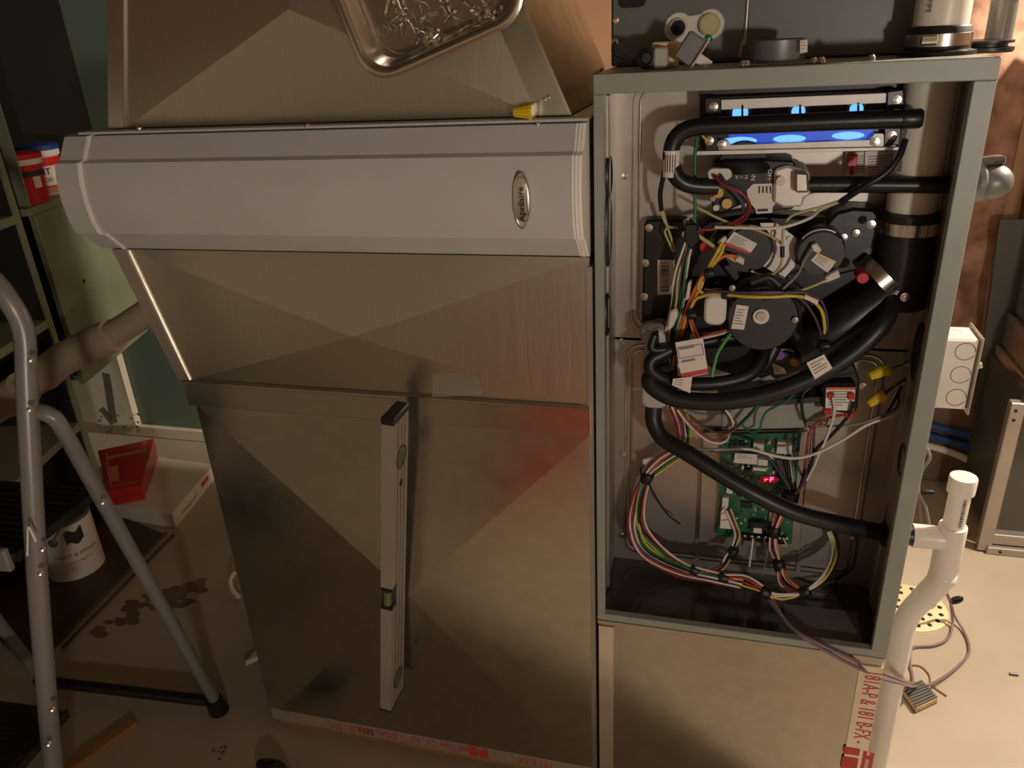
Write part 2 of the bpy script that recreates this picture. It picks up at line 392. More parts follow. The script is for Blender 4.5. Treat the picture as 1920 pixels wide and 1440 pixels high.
# lower panel stiffener plates behind the board
G().box(P(1310, 900, PY).x, P(1320, 900, PY).x, PY - .004, PY, FZ0 + .02, .69).build('stiffener', 'galvanized_dull', fur)
G().box(P(1512, 900, PY).x, P(1520, 900, PY).x, PY - .004, PY, FZ0 + .02, .69).build('stiffener', 'galvanized_dull', fur)
# knock-out grommets in the side walls
def grommet(px, py, x, ry, rz):
    c = PX(px, py, x); sgn = 1 if x < 0 else -1
    g = G(); g.rings([[Vector((x + sgn * h, c.y + ry * s_ * math.cos(2 * math.pi * i / 20), c.z + rz * s_ * math.sin(2 * math.pi * i / 20))) for i in range(20)] for h, s_ in ((0, 1.1), (.003, 1.05), (.004, .9), (.002, .8))])
    g.build('grommet', 'black_rubber', fur, 40)
for px, py, rz in ((1140, 330, .028), (1139, 430, .05), (1137, 590, .03)): grommet(px, py, FX0 + .0062, .02, rz)
for px, py, rz in ((1722, 660, .04), (1695, 862, .025)): grommet(px, py, FX1 - .0082, .02, rz)

# burner box ----------------------------------------------------------------
bb = slab([(1312, 163), (1700, 140), (1700, 240), (1312, 285)], .13, PY).build('burner_box', 'dark_plastic', fur, bevel=.001)
slab([(1326, 182), (1695, 168), (1695, 282), (1326, 290)], .112, .13).build('burner_frame', 'black_plastic', bb, bevel=.001)
slab([(1352, 187), (1664, 174), (1664, 193), (1352, 206)], .100, .112).build('frame_rail', 'satin_steel', bb, bevel=.0006)
slab([(1347, 264), (1364, 263), (1370, 272), (1630, 262), (1640, 250), (1654, 250), (1680, 263), (1680, 275), (1347, 287)], .098, .112).build('frame_rail', 'satin_steel', bb, bevel=.0006)
slab([(1322, 184), (1352, 183), (1352, 216), (1322, 216)], .096, .113).build('corner_plate', 'black_plastic', bb, bevel=.001)
slab([(1664, 172), (1694, 168), (1696, 212), (1662, 214)], .096, .113).build('corner_plate', 'black_plastic', bb, bevel=.001)
slab([(1322, 240), (1346, 240), (1346, 284), (1322, 284)], .096, .113).build('corner_plate', 'black_plastic', bb, bevel=.001)
slab([(1658, 240), (1690, 240), (1686, 272), (1658, 274)], .096, .113).build('corner_plate', 'black_plastic', bb, bevel=.001)
slab([(1366, 247), (1638, 236), (1636, 262), (1366, 272)], .108, .113).build('flame_window', 'flame_deep', bb)
for px, py in ((1388, 262), (1480, 258), (1590, 252)):
    G().sphere(P(px, py + 2, .1085), PXR(px, py, .108, 34), 20, 8, (1, .06, .24)).build('flame', 'flame_blue', bb, 60)
for px, py, r in ((1388, 212, 15), (1497, 209, 13), (1606, 205, 13)):
    pxcyl(px, py, r + 7, .104, .113).build('burner_port', 'dark_plastic', bb)
    pxcyl(px, py, r, .102, .1045).build('flame', 'flame_blue', bb)
    for k in (.2,):
        slab([(px - 2 + k * r * 1.3, py - r), (px + 2 + k * r * 1.3, py - r), (px + 2 + k * r * 1.3, py + r), (px - 2 + k * r * 1.3, py + r)], .1, .102).build('port_vane', 'black_plastic', bb)
for px, py in ((1338, 200), (1682, 187), (1330, 264), (1672, 254), (1353, 271), (1641, 266)): screw_head(bb, px, py, .0965, 7)
slab([(1300, 284), (1690, 276), (1690, 281), (1300, 291)], .09, .125).build('lower_shelf', 'satin_steel', bb)

# gas manifold (black pipe) and gas valve -------------------------------------
rr = PXR(1500, 230, .065, 17.5)
mpts = [(1722, 222, .065), (1600, 226, .065), (1400, 234, .065), (1320, 237, .065), (1285, 244, .065), (1265, 262, .065), (1258, 290, .065), (1262, 318, .065), (1275, 338, .065), (1300, 348, .068), (1345, 350, .075)]
mani = G().tube([P(*p) for p in mpts], rr, 20, 5).build('gas_manifold', 'black_plastic', fur, 60)
g = G(); e0, e1 = P(1724, 222, .065), P(1690, 223, .065); g.lathe(e1, e0 - e1, [(rr * 1.02, 0), (rr * 1.06, .002), (rr * 1.06, (e0 - e1).length), (rr * .9, (e0 - e1).length + .003)], 20); g.build('pipe_cap', 'black_plastic', mani)
cq = P(1259, 306, .065)
g = G(); g.rings([[cq + Vector((math.sin(a) * (rr + .0006), -math.cos(a) * (rr + .0006), dz)) for a in [(-1.15 + 2.3 * k / 12) for k in range(13)]] for dz in (.017, -.017)], False, False, closed=False)
g.mi = 1
for k in range(5): g.rings([[cq + Vector((math.sin(a) * (rr + .001), -math.cos(a) * (rr + .001), dz)) for a in [(-.7 + .28 * k + .1 * j) for j in range(2)]] for dz in (.012, -.01)], False, False, closed=False)
g.build('label', ['paper', 'ink'], mani, 60)

gv = slab([(1335, 318), (1350, 305), (1440, 300), (1490, 302), (1494, 326), (1488, 392), (1420, 398), (1400, 380), (1380, 388), (1350, 402), (1334, 385)], .085, .15).build('gas_valve', 'black_plastic', fur, bevel=.002)
pxcyl(1393, 312, 48, .10, .13).build('regulator_dome', 'black_plastic', gv)
c_ = P(1393, 303, .1); G().lathe(P(1393, 318, .11), (0, 0, 1), [(.04, 0), (.042, .006), (.04, .012), (.03, .015)], 28).build('diaphragm_cover', 'black_plastic', gv)
slab([(1327, 322), (1334, 316), (1366, 316), (1372, 322), (1372, 332), (1364, 338), (1340, 342), (1328, 334)], .070, .086).build('plug_connector', 'connector_white', gv, bevel=.001)
slab([(1452, 318), (1476, 310), (1518, 322), (1520, 366), (1508, 372), (1505, 388), (1470, 390), (1450, 380)], .075, .15).build('valve_body', 'satin_steel', gv, bevel=.003)
slab([(1490, 322), (1516, 324), (1518, 362), (1490, 362)], .06, .10).build('outlet_boss', 'galvanized_dull', gv, bevel=.003)
pxcyl(1464, 340, 9, .066, .08).build('valve_bolt', 'bright_steel', gv)
for px, py, r, m_ in ((1347, 362, 10, 'brass'), (1363, 382, 10, 'brass'), (1343, 390, 6, 'connector_white'), (1337, 373, 5, 'bright_steel')):
    pxcyl(px, py, r, .076, .09).build('adjust_cap', m_, gv)
oc = [(1400, 357), (1412, 345), (1447, 344), (1460, 353), (1460, 375), (1449, 388), (1448, 399), (1418, 401), (1417, 393), (1404, 378)]
g = slab(oc, .0835, .0848); g.mi = 1
for k in range(4): g.add(pxs([(1422 + k * 7, 349), (1425 + k * 7, 349), (1425 + k * 7, 362), (1422 + k * 7, 362)], .0832), [(0, 1, 2, 3)])
g.add(pxs([(1420, 392), (1440, 391), (1440, 396), (1420, 397)], .0832), [(0, 1, 2, 3)])
g.build('label', ['paper', 'ink'], gv, 0)
g = G()
add_text(g, 'ON', P(1412, 329, .0845), (0, 0, -1), (1, 0, 0), PXR(1412, 329, .085, 4.2) * 2.1)
add_text(g, 'OFF', P(1443, 328, .0845), (0, 0, -1), (1, 0, 0), PXR(1443, 328, .085, 4.2) * 2.1)
for i, s_ in enumerate(('M', 'C', 'HI')): add_text(g, s_, P(1381 + i * 9, 332, .0845), (0, 0, -1) if i < 2 else (0, 0, -1), (1, 0, 0), .0038)
for v_ in range(0, len(g.v)): pass
g.build('lettering', 'ink_white', gv, 0)
g = G(); g.tube([P(1508, 346, .085), P(1600, 346, .085), P(1778, 347, .085)], PXR(1600, 346, .085, 16.5), 20, smooth=False); g.build('gas_pipe', 'black_plastic', fur, 60)

# vent pipe section inside the cabinet with clamp and rubber elbow ------------------
vx, vy = .2355, .115
vp = G().lathe((vx, vy, 1.03), (0, 0, 1), [(.0305, 0), (.0305, 1.237 - 1.03)], 32).build('vent_pipe_section', 'pvc_white', fur)
g = G()
def wrap_text(g, body, cx, cy, r, a0, z, h):   # vertical lettering wrapped on a vertical pipe, reading downwards
    vs, fs = text_geo(body); k = h / .7; out = []
    for p in vs:
        a = a0 + p.y * k / r
        out.append(Vector((cx + math.sin(a) * (r + .0004), cy - math.cos(a) * (r + .0004), z - p.x * k)))
    g.add(out, fs)
wrap_text(g, 'PVC-DWV PIPE', vx, vy, .0305, -.95, 1.13, .0055); g.build('lettering', 'ink', vp, 0)
rub = G().lathe((vx, vy, 1.052), (0, 0, -1), [(.031, 0), (.037, .002), (.037, .035), (.039, .05), (.039, .09), (.036, .13)], 32).build('rubber_coupling', 'black_rubber', fur)
cl = G().lathe((vx, vy, 1.040), (0, 0, -1), [(.0375, 0), (.0385, .0005), (.0385, .016), (.0375, .0165)], 32).build('hose_clamp', 'bright_steel', rub)
screw_head(rub, 1634, 421, vy - .02, 7, 'clamp_screw')
e = [P(1710, 500, .11), P(1690, 530, .11), P(1640, 565, .105), P(1580, 605, .10), P(1530, 640, .10)]
G().tube(e, PXR(1640, 565, .1, 48), 24, 6).build('elbow_pipe', 'black_plastic', fur, 60)
p0, p1 = P(1632, 506, .08), P(1642, 514, .08)
ax = (P(1690, 520, .11) - P(1580, 605, .10)).normalized()
cc = P(1645, 545, .107); rE = PXR(1640, 565, .1, 50)
G().lathe(cc - ax * .008 + Vector((0, 0, .018)), ax, [(rE, 0), (rE * 1.04, .0008), (rE * 1.04, .0175), (rE, .018)], 32).build('hose_clamp', 'bright_steel', fur)
screw_head(fur, 1697, 557, .07, 8, 'clamp_screw')
pxcyl(1618, 522, 12, .045, .075).build('port_cap', 'red_plastic', fur, bevel=.001)
slab([(1568, 398), (1600, 390), (1640, 392), (1660, 420), (1640, 500), (1560, 520), (1540, 430)], .12, PY).build('collector_box', 'black_plastic', fur, bevel=.004)
for px, py in ((1582, 445), (1605, 437)): screw_head(fur, px, py, .118, 6)

# paper wiring sheets and red key behind the valve
sticker([(1585, 286), (1652, 282), (1650, 330), (1585, 334)], fur, 'instruction_sheet', .158, 7)
sticker([(1622, 284), (1690, 280), (1682, 340), (1620, 340)], fur, 'instruction_sheet', .155, 8)
g = G(); g.obox(P(1598, 302, .15), (.006, 0, 0), (0, .002, 0), (0, 0, .009)); g.cyl(P(1598, 310, .15), P(1597, 328, .15), .003, n=10); g.build('reset_switch', 'red_plastic', fur, bevel=.001)

# left black header plate ----------------------------------------------------------
hp = slab([(1208, 418), (1216, 412), (1290, 412), (1300, 430), (1300, 590), (1292, 640), (1206, 618), (1203, 600)], .14, PY).build('header_box', 'black_plastic', fur, bevel=.003)
for px, py in ((1217, 427), (1210, 493), (1208, 556), (1285, 440)): screw_head(hp, px, py, .139, 6)
sticker([(1233, 487), (1265, 487), (1264, 551), (1233, 553)], hp, 'label', .1385, bars=True)
# main cold header (large black back shape)
slab([(1290, 440), (1330, 412), (1420, 400), (1560, 410), (1640, 440), (1640, 560), (1600, 640), (1500, 690), (1420, 712), (1380, 690), (1310, 650), (1290, 560)], .125, PY).build('cold_header', 'black_plastic', fur, bevel=.005)
# inducer ------------------------------------------------------------------------
ind = pxcyl(1430, 598, 68, .055, .125, prof=lambda r, d: [(r * 1.12, 0), (r * 1.12, d * .5), (r, d * .55), (r, d * .93), (r * .95, d)], n=40).build('inducer_housing', 'dark_plastic', fur)
pxcyl(1427, 594, 15.5, .050, .056).build('motor_ring', 'connector_white', ind)
pxcyl(1427, 594, 9, .047, .0505).build('motor_shaft', 'galvanized_dull', ind)
sticker([(1381, 571), (1404, 574), (1395, 618), (1371, 616)], ind, 'label', .0545, 6)
rc = P(1341, 583, .055)
G().prism([rc + Vector((a, 0, b)) for a, b in rrect(PXR(1341, 583, .055, 21) * 2, PXR(1341, 583, .055, 30) * 2, PXR(1341, 583, .055, 16), 6)], (0, .04, 0)).build('motor_capacitor', 'connector_white', ind, bevel=.003)
slab([(1300, 555), (1360, 545), (1375, 640), (1340, 650), (1300, 620)], .09, .125).build('motor_bracket', 'black_plastic', ind, bevel=.003)
g = G(); g.tube([P(1408, 530, .06), P(1440, 520, .06), P(1462, 535, .06)], .005, 10); g.build('cooling_fin', 'dark_plastic', ind, 60)
slab([(1310, 650), (1420, 642), (1440, 690), (1400, 712), (1330, 690)], .1, .15).build('outlet_flange', 'black_plastic', ind, bevel=.004)
for px, py in ((1373, 540), (1491, 600)): screw_head(ind, px, py, .05, 5)

# pressure switches -----------------------------------------------------------------
def pswitch(px, py, r, y0, y1, lab, band, tabs):
    s_ = pxcyl(px, py, r, y0, y1, prof=lambda R_, d: [(R_ * .97, 0), (R_, d * .1), (R_, d * .6), (R_ * .93, d * .66), (R_ * .9, d)], n=36).build('pressure_switch', 'dark_plastic', fur)
    c = P(px, py, y0)
    pts = [c + Vector((PXR(px, py, y0, r * .97) * math.cos(a), .008, PXR(px, py, y0, r * .97) * math.sin(a))) for a in [math.radians(60 + 12 * k) for k in range(8)]]
    G().tube(pts, .0022, 8).build('clip', 'galvanized_dull', s_, 60)
    sticker(lab, s_, 'label', y0 - .001, 5, band)
    for q in tabs: slab(q, y0 - .012, y0).build('spade_terminal', 'connector_white', s_, bevel=.001)
    return s_
pswitch(1402, 470, 48, .085, .125, [(1376, 434), (1420, 457), (1405, 477), (1357, 459)], ('ink_red', (.8, 1.0)), [[(1345, 455), (1358, 443), (1364, 448), (1352, 464)], [(1382, 479), (1396, 487), (1394, 498), (1378, 490)]])
pswitch(1540, 476, 48, .075, .125, [(1533, 474), (1568, 490), (1552, 512), (1520, 488)], ('brass', (0, .18)), [[(1522, 460), (1532, 456), (1541, 470), (1534, 476), (1520, 468)], [(1548, 520), (1572, 506), (1576, 520), (1546, 532)]])
ps3 = pswitch(1470, 688, 34, .095, .13, [(1448, 680), (1470, 690), (1475, 700), (1452, 702)], None, [])
G().lathe(P(1461, 666, .094), (0, -1, 0), [(PXR(1461, 666, .094, 10), 0), (PXR(1461, 666, .094, 10), .001)], 18).build('dot_sticker', 'purple_dot', ps3)
ps4 = pswitch(1560, 640, 30, .10, .13, [(1574, 613), (1604, 612), (1600, 636), (1574, 639)], None, [])
for px, py in ((1552, 627), (1560, 627), (1554, 640), (1566, 639)): G().obox(P(px, py, .096), (.0022, 0, 0), (0, .004, 0), (0, 0, .0032)).build('spade_terminal', 'bright_steel', ps4)
G().lathe(P(1488, 680, .085), P(1500, 672, .1) - P(1488, 680, .085), [(.006, 0), (.007, .002), (.007, .006), (.004, .012)], 12).build('brass_port', 'brass', ps3)
# bracket between switches
br = slab([(1425, 418), (1455, 418), (1494, 447), (1490, 500), (1470, 522), (1432, 500), (1436, 452)], .105, .107).build('switch_bracket', 'satin_steel', fur)
for px, py in ((1451, 437), (1480, 448)): pxcyl(px, py, 5, .102, .106).build('bracket_rivet', 'galvanized_dull', br)
sticker([(1440, 455), (1472, 465), (1466, 486), (1436, 472)], br, 'label', .1045, 4)
slab([(1356, 500), (1376, 492), (1400, 500), (1380, 530)], .1, .11).build('mount_tab', 'dark_plastic', fur, bevel=.001)
pxcyl(1322, 463, 11, .1, .12).build('port_cap', 'red_plastic', fur, bevel=.001)

# drain trap (grey) -------------------------------------------------------------------
tr = thing_none = None
tg = G()
c0 = P(1228, 612, .10)
tg.lathe((c0.x, c0.y, P(1228, 640, .1).z), (0, 0, 1), [(.018, 0), (.022, .008), (.022, .024), (.012, .03)], 20)
trap = tg.build('trap_cap', 'trap_grey', fur, 40)
poly = [(1214, 628), (1224, 618), (1240, 618), (1250, 632), (1250, 670), (1252, 760), (1240, 768), (1212, 766), (1202, 758), (1202, 680)]
slab(poly, .075, .13).build('drain_trap', 'trap_grey', fur, bevel=.005, seg=3, smooth=50)
slab([(1222, 625), (1234, 622), (1236, 650), (1218, 655)], .068, .076).build('trap_slot', 'black_rubber', fur, bevel=.001)

# black hoses ------------------------------------------------------------------------------
def hose(pts, rpx, name='hose', m='black_rubber', n=18):
    mid = pts[len(pts) // 2]; r = PXR(mid[0], mid[1], mid[2], rpx)
    return G().tube([P(*p) for p in pts], r, n, 7).build(name, m, fur, 60)
hose([(1228, 628, .062), (1222, 652, .058), (1240, 656, .06), (1290, 648, .07), (1350, 636, .08), (1400, 632, .09), (1430, 645, .095)], 8)
h2 = hose([(1290, 640, .075), (1245, 662, .062), (1222, 675, .055), (1222, 695, .05), (1250, 712, .048), (1300, 720, .045), (1360, 716, .05), (1405, 702, .06), (1428, 676, .075), (1436, 650, .09)], 13)
h3 = hose([(1255, 690, .07), (1220, 708, .05), (1228, 728, .042), (1270, 748, .038), (1350, 753, .035), (1440, 738, .035), (1530, 704, .038), (1600, 660, .042), (1650, 612, .05), (1668, 580, .07), (1672, 555, .09)], 18)
h4 = hose([(1226, 760, .10), (1226, 790, .095), (1244, 822, .085), (1290, 850, .07), (1350, 888, .058), (1420, 928, .05), (1490, 960, .052), (1570, 982, .065), (1640, 996, .085), (1682, 1003, .10)], 17)
hose([(1425, 690, .08), (1440, 672, .085), (1452, 650, .09)], 14)
g = G(); g.lathe(P(1655, 1000, .095), P(1690, 1004, .105) - P(1655, 1000, .095), [(.014, 0), (.020, .004), (.020, .022), (.016, .024)], 20); g.build('hose_fitting', 'black_rubber', fur)
# labels hung on the hoses
lb = sticker([(1266, 642), (1318, 633), (1328, 700), (1278, 710)], fur, 'hang_tag', (.036, .036, .03, .03), 2, ('ink_red', (.86, .98)))
g = G()
qa, qb, qc, qd = [P(*p, .0328) for p in ((1271, 652), (1316, 645), (1320, 664), (1274, 672))]
for a_, b2_ in ((qa, qb), (qb, qc), (qc, qd), (qd, qa)): g.tube([a_ + Vector((0, -.001, 0)), b2_ + Vector((0, -.001, 0))], .0005, 4, smooth=False)
g.build('tag_print', 'ink_violet', lb, 0)
sticker([(1262, 710), (1298, 706), (1294, 737), (1260, 722)], fur, 'hose_label', .027, 3)
sticker([(1512, 680), (1545, 664), (1561, 690), (1528, 711)], fur, 'hose_label', .018, 4)

# control shelf, transformer, circuit board -----------------------------------------------
slab([(1352, 780), (1380, 762), (1548, 752), (1560, 778), (1548, 803), (1352, 808)], .10, PY).build('control_shelf', 'grey_paint', fur, bevel=.003)
slab([(1345, 758), (1560, 742), (1560, 752), (1345, 770)], .09, PY).build('shelf_lip', 'dark_plastic', fur, bevel=.001)
tf = slab([(1534, 700), (1604, 688), (1612, 712), (1608, 768), (1596, 780), (1536, 764)], .10, PY).build('transformer', 'transformer_iron', fur, bevel=.003)
slab([(1540, 722), (1606, 720), (1602, 772), (1545, 772)], .075, .1).build('coil_winding', 'transformer_iron', tf, bevel=.004)
sticker([(1549, 726), (1604, 726), (1600, 770), (1547, 768)], tf, 'label', .0735, 6, ('wire_orange', (.0, .1)))
slab([(1528, 700), (1540, 690), (1600, 684), (1606, 700), (1540, 712)], .09, .11).build('core_plate', 'transformer_iron', tf, bevel=.002)
for q in ([(1552, 738), (1564, 738), (1564, 748), (1552, 748)], [(1590, 738), (1602, 738), (1602, 750), (1590, 750)], [(1545, 768), (1560, 768), (1560, 778), (1545, 778)], [(1585, 776), (1600, 772), (1602, 784), (1585, 784)]):
    slab(q, .068, .074).build('terminal_tab', 'red_plastic', tf, bevel=.0008)
for px, py in ((1618, 724), (1524, 722)): screw_head(tf, px, py, .12, 6)
slab([(1527, 788), (1548, 778), (1550, 786), (1528, 795)], .085, .09).build('plastic_clip', 'connector_white', fur, bevel=.001)

BY = .135
G().prism(pxs([(1318, 812), (1515, 808), (1500, 1032), (1310, 1016)], BY + .012), (0, .006, 0)).build('board_backplate', 'galvanized_dull', fur, bevel=.001)
pc = [P(*p, BY) for p in ((1352, 815), (1502, 812), (1484, 1020), (1344, 1004))]
pcb = G().prism(pc, (0, .002, 0)).build('circuit_board', 'pcb', fur)
def comp(px, py, w, h, d, name, m, ang=0, bev=.0006):
    c = P(px, py, BY); k = PXR(px, py, BY, 1)
    G().box(c.x - w * k / 2, c.x + w * k / 2, BY - d, BY, c.z - h * k / 2, c.z + h * k / 2).build(name, m, pcb, bevel=bev)
for a in [(1422, 832, 20, 22, .012, 'relay', 'connector_white'), (1470, 834, 28, 26, .012, 'relay', 'connector_white'), (1398, 856, 44, 17, .012, 'relay', 'connector_white'),
          (1430, 862, 18, 14, .01, 'relay', 'connector_white'), (1424, 877, 26, 7, .006, 'chip', 'connector_white'), (1402, 874, 16, 12, .01, 'chip', 'black_plastic'),
          (1368, 915, 12, 14, .008, 'connector_plug', 'connector_white'), (1360, 938, 12, 24, .009, 'connector_plug', 'connector_white'), (1420, 980, 26, 22, .014, 'relay', 'black_plastic'),
          (1420, 986, 16, 12, .0145, 'relay_lid', 'connector_white'), (1441, 898, 34, 16, .004, 'display_module', 'red_plastic'), (1445, 852, 10, 12, .006, 'capacitor_block', 'connector_white'),
          (1448, 965, 12, 20, .008, 'connector_plug', 'connector_white'), (1477, 870, 12, 26, .008, 'connector_plug', 'trap_grey'), (1490, 850, 14, 14, .008, 'connector_plug', 'trap_grey'),
          (1386, 1000, 14, 10, .008, 'terminal_block', 'black_plastic'), (1432, 1006, 80, 12, .01, 'terminal_block', 'black_plastic'), (1390, 925, 18, 10, .004, 'chip', 'black_plastic'),
          (1400, 945, 20, 14, .004, 'chip', 'black_plastic'), (1425, 930, 16, 12, .004, 'chip', 'black_plastic'), (1375, 835, 14, 12, .007, 'relay', 'dark_plastic'), (1392, 830, 10, 12, .007, 'relay', 'dark_plastic')]: comp(*a)
sticker([(1378, 850), (1420, 850), (1418, 863), (1377, 863)], pcb, 'label', BY - .0125, 3)
sticker([(1352, 958), (1360, 950), (1374, 992), (1350, 990)], pcb, 'label', BY - .012, 2)
for k in range(7):
    px = 1396 + k * 13; G().lathe(P(px, 1006 + k * .9, BY - .01), (0, -1, 0), [(.0036, 0), (.0036, .001), (.002, .0016)], 10).build('terminal_screw', 'bright_steel', pcb)
rnd = random.Random(3)
sm = [G() for _ in range(3)]
for k in range(210):
    s_, t_ = rnd.uniform(.04, .96), rnd.uniform(.03, .94)
    c = pc[0].lerp(pc[1], s_).lerp(pc[3].lerp(pc[2], s_), t_); w, h = rnd.uniform(.0008, .0022), rnd.uniform(.0006, .0016)
    if rnd.random() < .5: w, h = h, w
    sm[k % 3].box(c.x - w, c.x + w, BY - rnd.uniform(.0012, .003), BY, c.z - h, c.z + h)
for g, m_ in zip(sm, ('black_plastic', 'connector_white', 'galvanized_dull')): tag(g.build('surface_components', m_, pcb), kind='stuff')
for px, py, r in ((1403, 878, 4.5), (1394, 878, 4.5), (1442, 832, 4), (1386, 858, 3)):
    pxcyl(px, py, r, BY - .01, BY).build('capacitor', 'connector_white', pcb)
# seven segment display: r and F lit
g = G(); k = PXR(1441, 898, BY, 1); dc = P(1441, 898, BY - .0045)
def seg(x0, x1, z0, z1): g.box(dc.x + x0 * k, dc.x + x1 * k, dc.y - .0004, dc.y, dc.z - z1 * k, dc.z - z0 * k)
seg(-7, -1, .5, 2); seg(-7, -5.5, 1, 6)
seg(3, 10, -5, -3.4); seg(3, 9, -.2, 1.4); seg(3, 4.8, -4, 6)
g.build('display_digits', 'led_red', pcb, 0)

# wiring -------------------------------------------------------------------------------------
WR = .0019
def wire(col, pts, y=.08, r=WR, name='wire'):
    pts = [P(p[0], p[1], p[2] if len(p) > 2 else y) for p in pts]
    return G().tube(pts, r, 7, 6).build(name, 'wire_' + col, fur, 60)
def bundle(cols, pts, y=.08, spread=9, r=WR, seed=1):
    rn = random.Random(seed); n = len(cols)
    for i, c in enumerate(cols):
        o = []
        for j, p in enumerate(pts):
            a, b = pts[max(0, j - 1)], pts[min(len(pts) - 1, j + 1)]
            dx, dy = b[0] - a[0], b[1] - a[1]; L = math.hypot(dx, dy) or 1
            s_ = ((i + .5) / n - .5) * 2 * spread * (p[3] if len(p) > 3 else 1) + rn.uniform(-1.5, 1.5)
            yy = (p[2] if len(p) > 2 and p[2] is not None else y) + rn.uniform(-.004, .004)
            o.append((p[0] - dy / L * s_, p[1] + dx / L * s_, yy))
        wire(c, o, r=r)
# left trunk going down beside the trap
bundle(['white', 'green', 'black', 'brown', 'pale_yellow', 'black', 'white'], [(1306, 425, .1, .6), (1290, 460, .085, .5), (1276, 520, .08), (1270, 570, .08), (1258, 630, .085), (1262, 700, .09), (1264, 765, .1)], spread=13, seed=2)
bundle(['black', 'red', 'yellow', 'black', 'orange'], [(1325, 510, .07, .5), (1300, 560, .075, .8), (1280, 620, .085), (1268, 690, .09), (1272, 765, .1)], spread=9, seed=5)
bundle(['yellow', 'green', 'black', 'white', 'purple', 'red', 'white', 'dark_red'], [(1268, 760, .1), (1282, 800, .11), (1278, 840, .12), (1240, 868, .12), (1213, 896, .115, .7), (1196, 940, .11), (1189, 990, .1), (1210, 1035, .09), (1270, 1068, .075), (1330, 1083, .065, .6), (1392, 1096, .06, .8)], spread=13, seed=3)
bundle(['white', 'red', 'black', 'green', 'pale_yellow'], [(1213, 896, .112, .7), (1200, 945, .1), (1204, 990, .1), (1238, 1030, .09), (1280, 1062, .08), (1312, 1070, .07, .6), (1356, 1082, .062, .6)], spread=9, seed=8)
bundle(['white', 'red', 'red', 'yellow', 'black'], [(1356, 1082, .062, .5), (1395, 1092, .055, 1.3), (1432, 1108, .05, .6), (1450, 1120, .05, .6)], spread=11, seed=9)
bundle(['white', 'white', 'yellow', 'black'], [(1440, 1116, .05), (1468, 1120, .05), (1505, 1112, .055, .6), (1540, 1090, .07), (1562, 1055, .1), (1566, 1020, .13), (1556, 996, .15)], spread=8, seed=10)
bundle(['yellow', 'pale_yellow', 'blue'], [(1510, 1112, .06, .5), (1548, 1080, .09), (1568, 1040, .12), (1562, 995, .15)], spread=7, seed=12)
bundle(['white', 'dark_red', 'black', 'pale_yellow'], [(1320, 1072, .068, .5), (1350, 1066, .075), (1366, 1045, .09), (1374, 1030, .1, .6), (1382, 1005, .11), (1378, 985, .118), (1366, 955, .12)], spread=6, seed=13)
bundle(['white', 'red', 'black', 'white', 'orange'], [(1500, 1112, .055), (1470, 1090, .07, 1.3), (1462, 1060, .09, .6), (1450, 1028, .11), (1452, 995, .115, .7), (1464, 955, .112), (1470, 930, .105)], spread=9, seed=14)
bundle(['grey', 'white', 'black', 'black', 'brown', 'purple'], [(1474, 860, .12, 1.4), (1478, 890, .115), (1484, 915, .11, .8), (1480, 940, .1, .6)], spread=13, seed=15)
bundle(['black', 'black'], [(1420, 845, .11), (1450, 870, .11), (1480, 915, .1)], spread=3, seed=16)
wire('white', [(1412, 1010), (1408, 1040), (1405, 1062)], .11); wire('purple', [(1432, 1008), (1438, 1030), (1452, 1045)], .11); wire('grey', [(1440, 1030), (1434, 1060), (1428, 1080)], .1, .001)
wire('pale_yellow', [(1468, 1008), (1474, 1022), (1466, 1022)], .12)
# upper wires
wire('green', [(1308, 250, .09), (1303, 300, .085), (1303, 400, .085), (1302, 425, .085), (1297, 440, .085)], r=.0022)
wire('yellow', [(1316, 250, .09), (1320, 258, .09), (1328, 262, .094)])
wire('black', [(1250, 300, .08), (1243, 335, .09), (1238, 365, .1), (1240, 394, .11)], r=.0034, name='cable_sleeve')
wire('pale_yellow', [(1238, 392), (1246, 415), (1254, 425), (1271, 427)], .12)
wire('pale_yellow', [(1242, 392), (1250, 420), (1258, 445), (1266, 472)], .12); wire('pale_yellow', [(1251, 426), (1247, 436), (1256, 458), (1263, 472)], .118)
wire('dark_red', [(1338, 328, .066), (1355, 345, .058), (1385, 358, .055), (1402, 378, .06), (1398, 402, .07), (1370, 420, .075)], r=.0025)
wire('dark_red', [(1342, 330, .066), (1362, 350, .056), (1392, 364, .055), (1406, 385, .06), (1398, 410, .07), (1380, 420, .075)])
wire('blue', [(1350, 328, .066), (1360, 342, .06), (1375, 358, .06), (1392, 380, .065), (1394, 396, .07)], r=.0025)
wire('red', [(1302, 440, .08), (1315, 431, .075), (1335, 430, .075), (1372, 420, .075)]); wire('blue', [(1300, 440, .08), (1330, 424, .08), (1360, 430, .08)], r=.0022)
wire('pale_yellow', [(1310, 390), (1340, 406), (1370, 418), (1400, 425), (1440, 440), (1468, 458)], .085)
wire('white', [(1340, 426, .07), (1390, 427, .065), (1440, 428, .065), (1480, 423, .065), (1520, 408, .07), (1540, 392, .09), (1575, 378, .1)], r=.0022)
wire('pale_yellow', [(1408, 508), (1430, 516), (1452, 512), (1466, 490), (1467, 450), (1472, 420), (1490, 402), (1540, 388), (1578, 376)], .078)
wire('black', [(1467, 462), (1467, 482)], .0775, r=.003, name='cable_clip')
wire('pale_yellow', [(1304, 438), (1330, 456), (1355, 474), (1380, 490)], .08, r=.003)
wire('yellow', [(1354, 455, .07), (1345, 472, .066), (1336, 488, .066), (1328, 502, .07)], r=.0024); wire('yellow', [(1358, 458, .07), (1352, 475, .066), (1340, 492, .066), (1331, 504, .07)], r=.0022)
wire('orange', [(1384, 482, .072), (1366, 479, .068), (1350, 485, .066), (1333, 502, .07)], r=.0024)
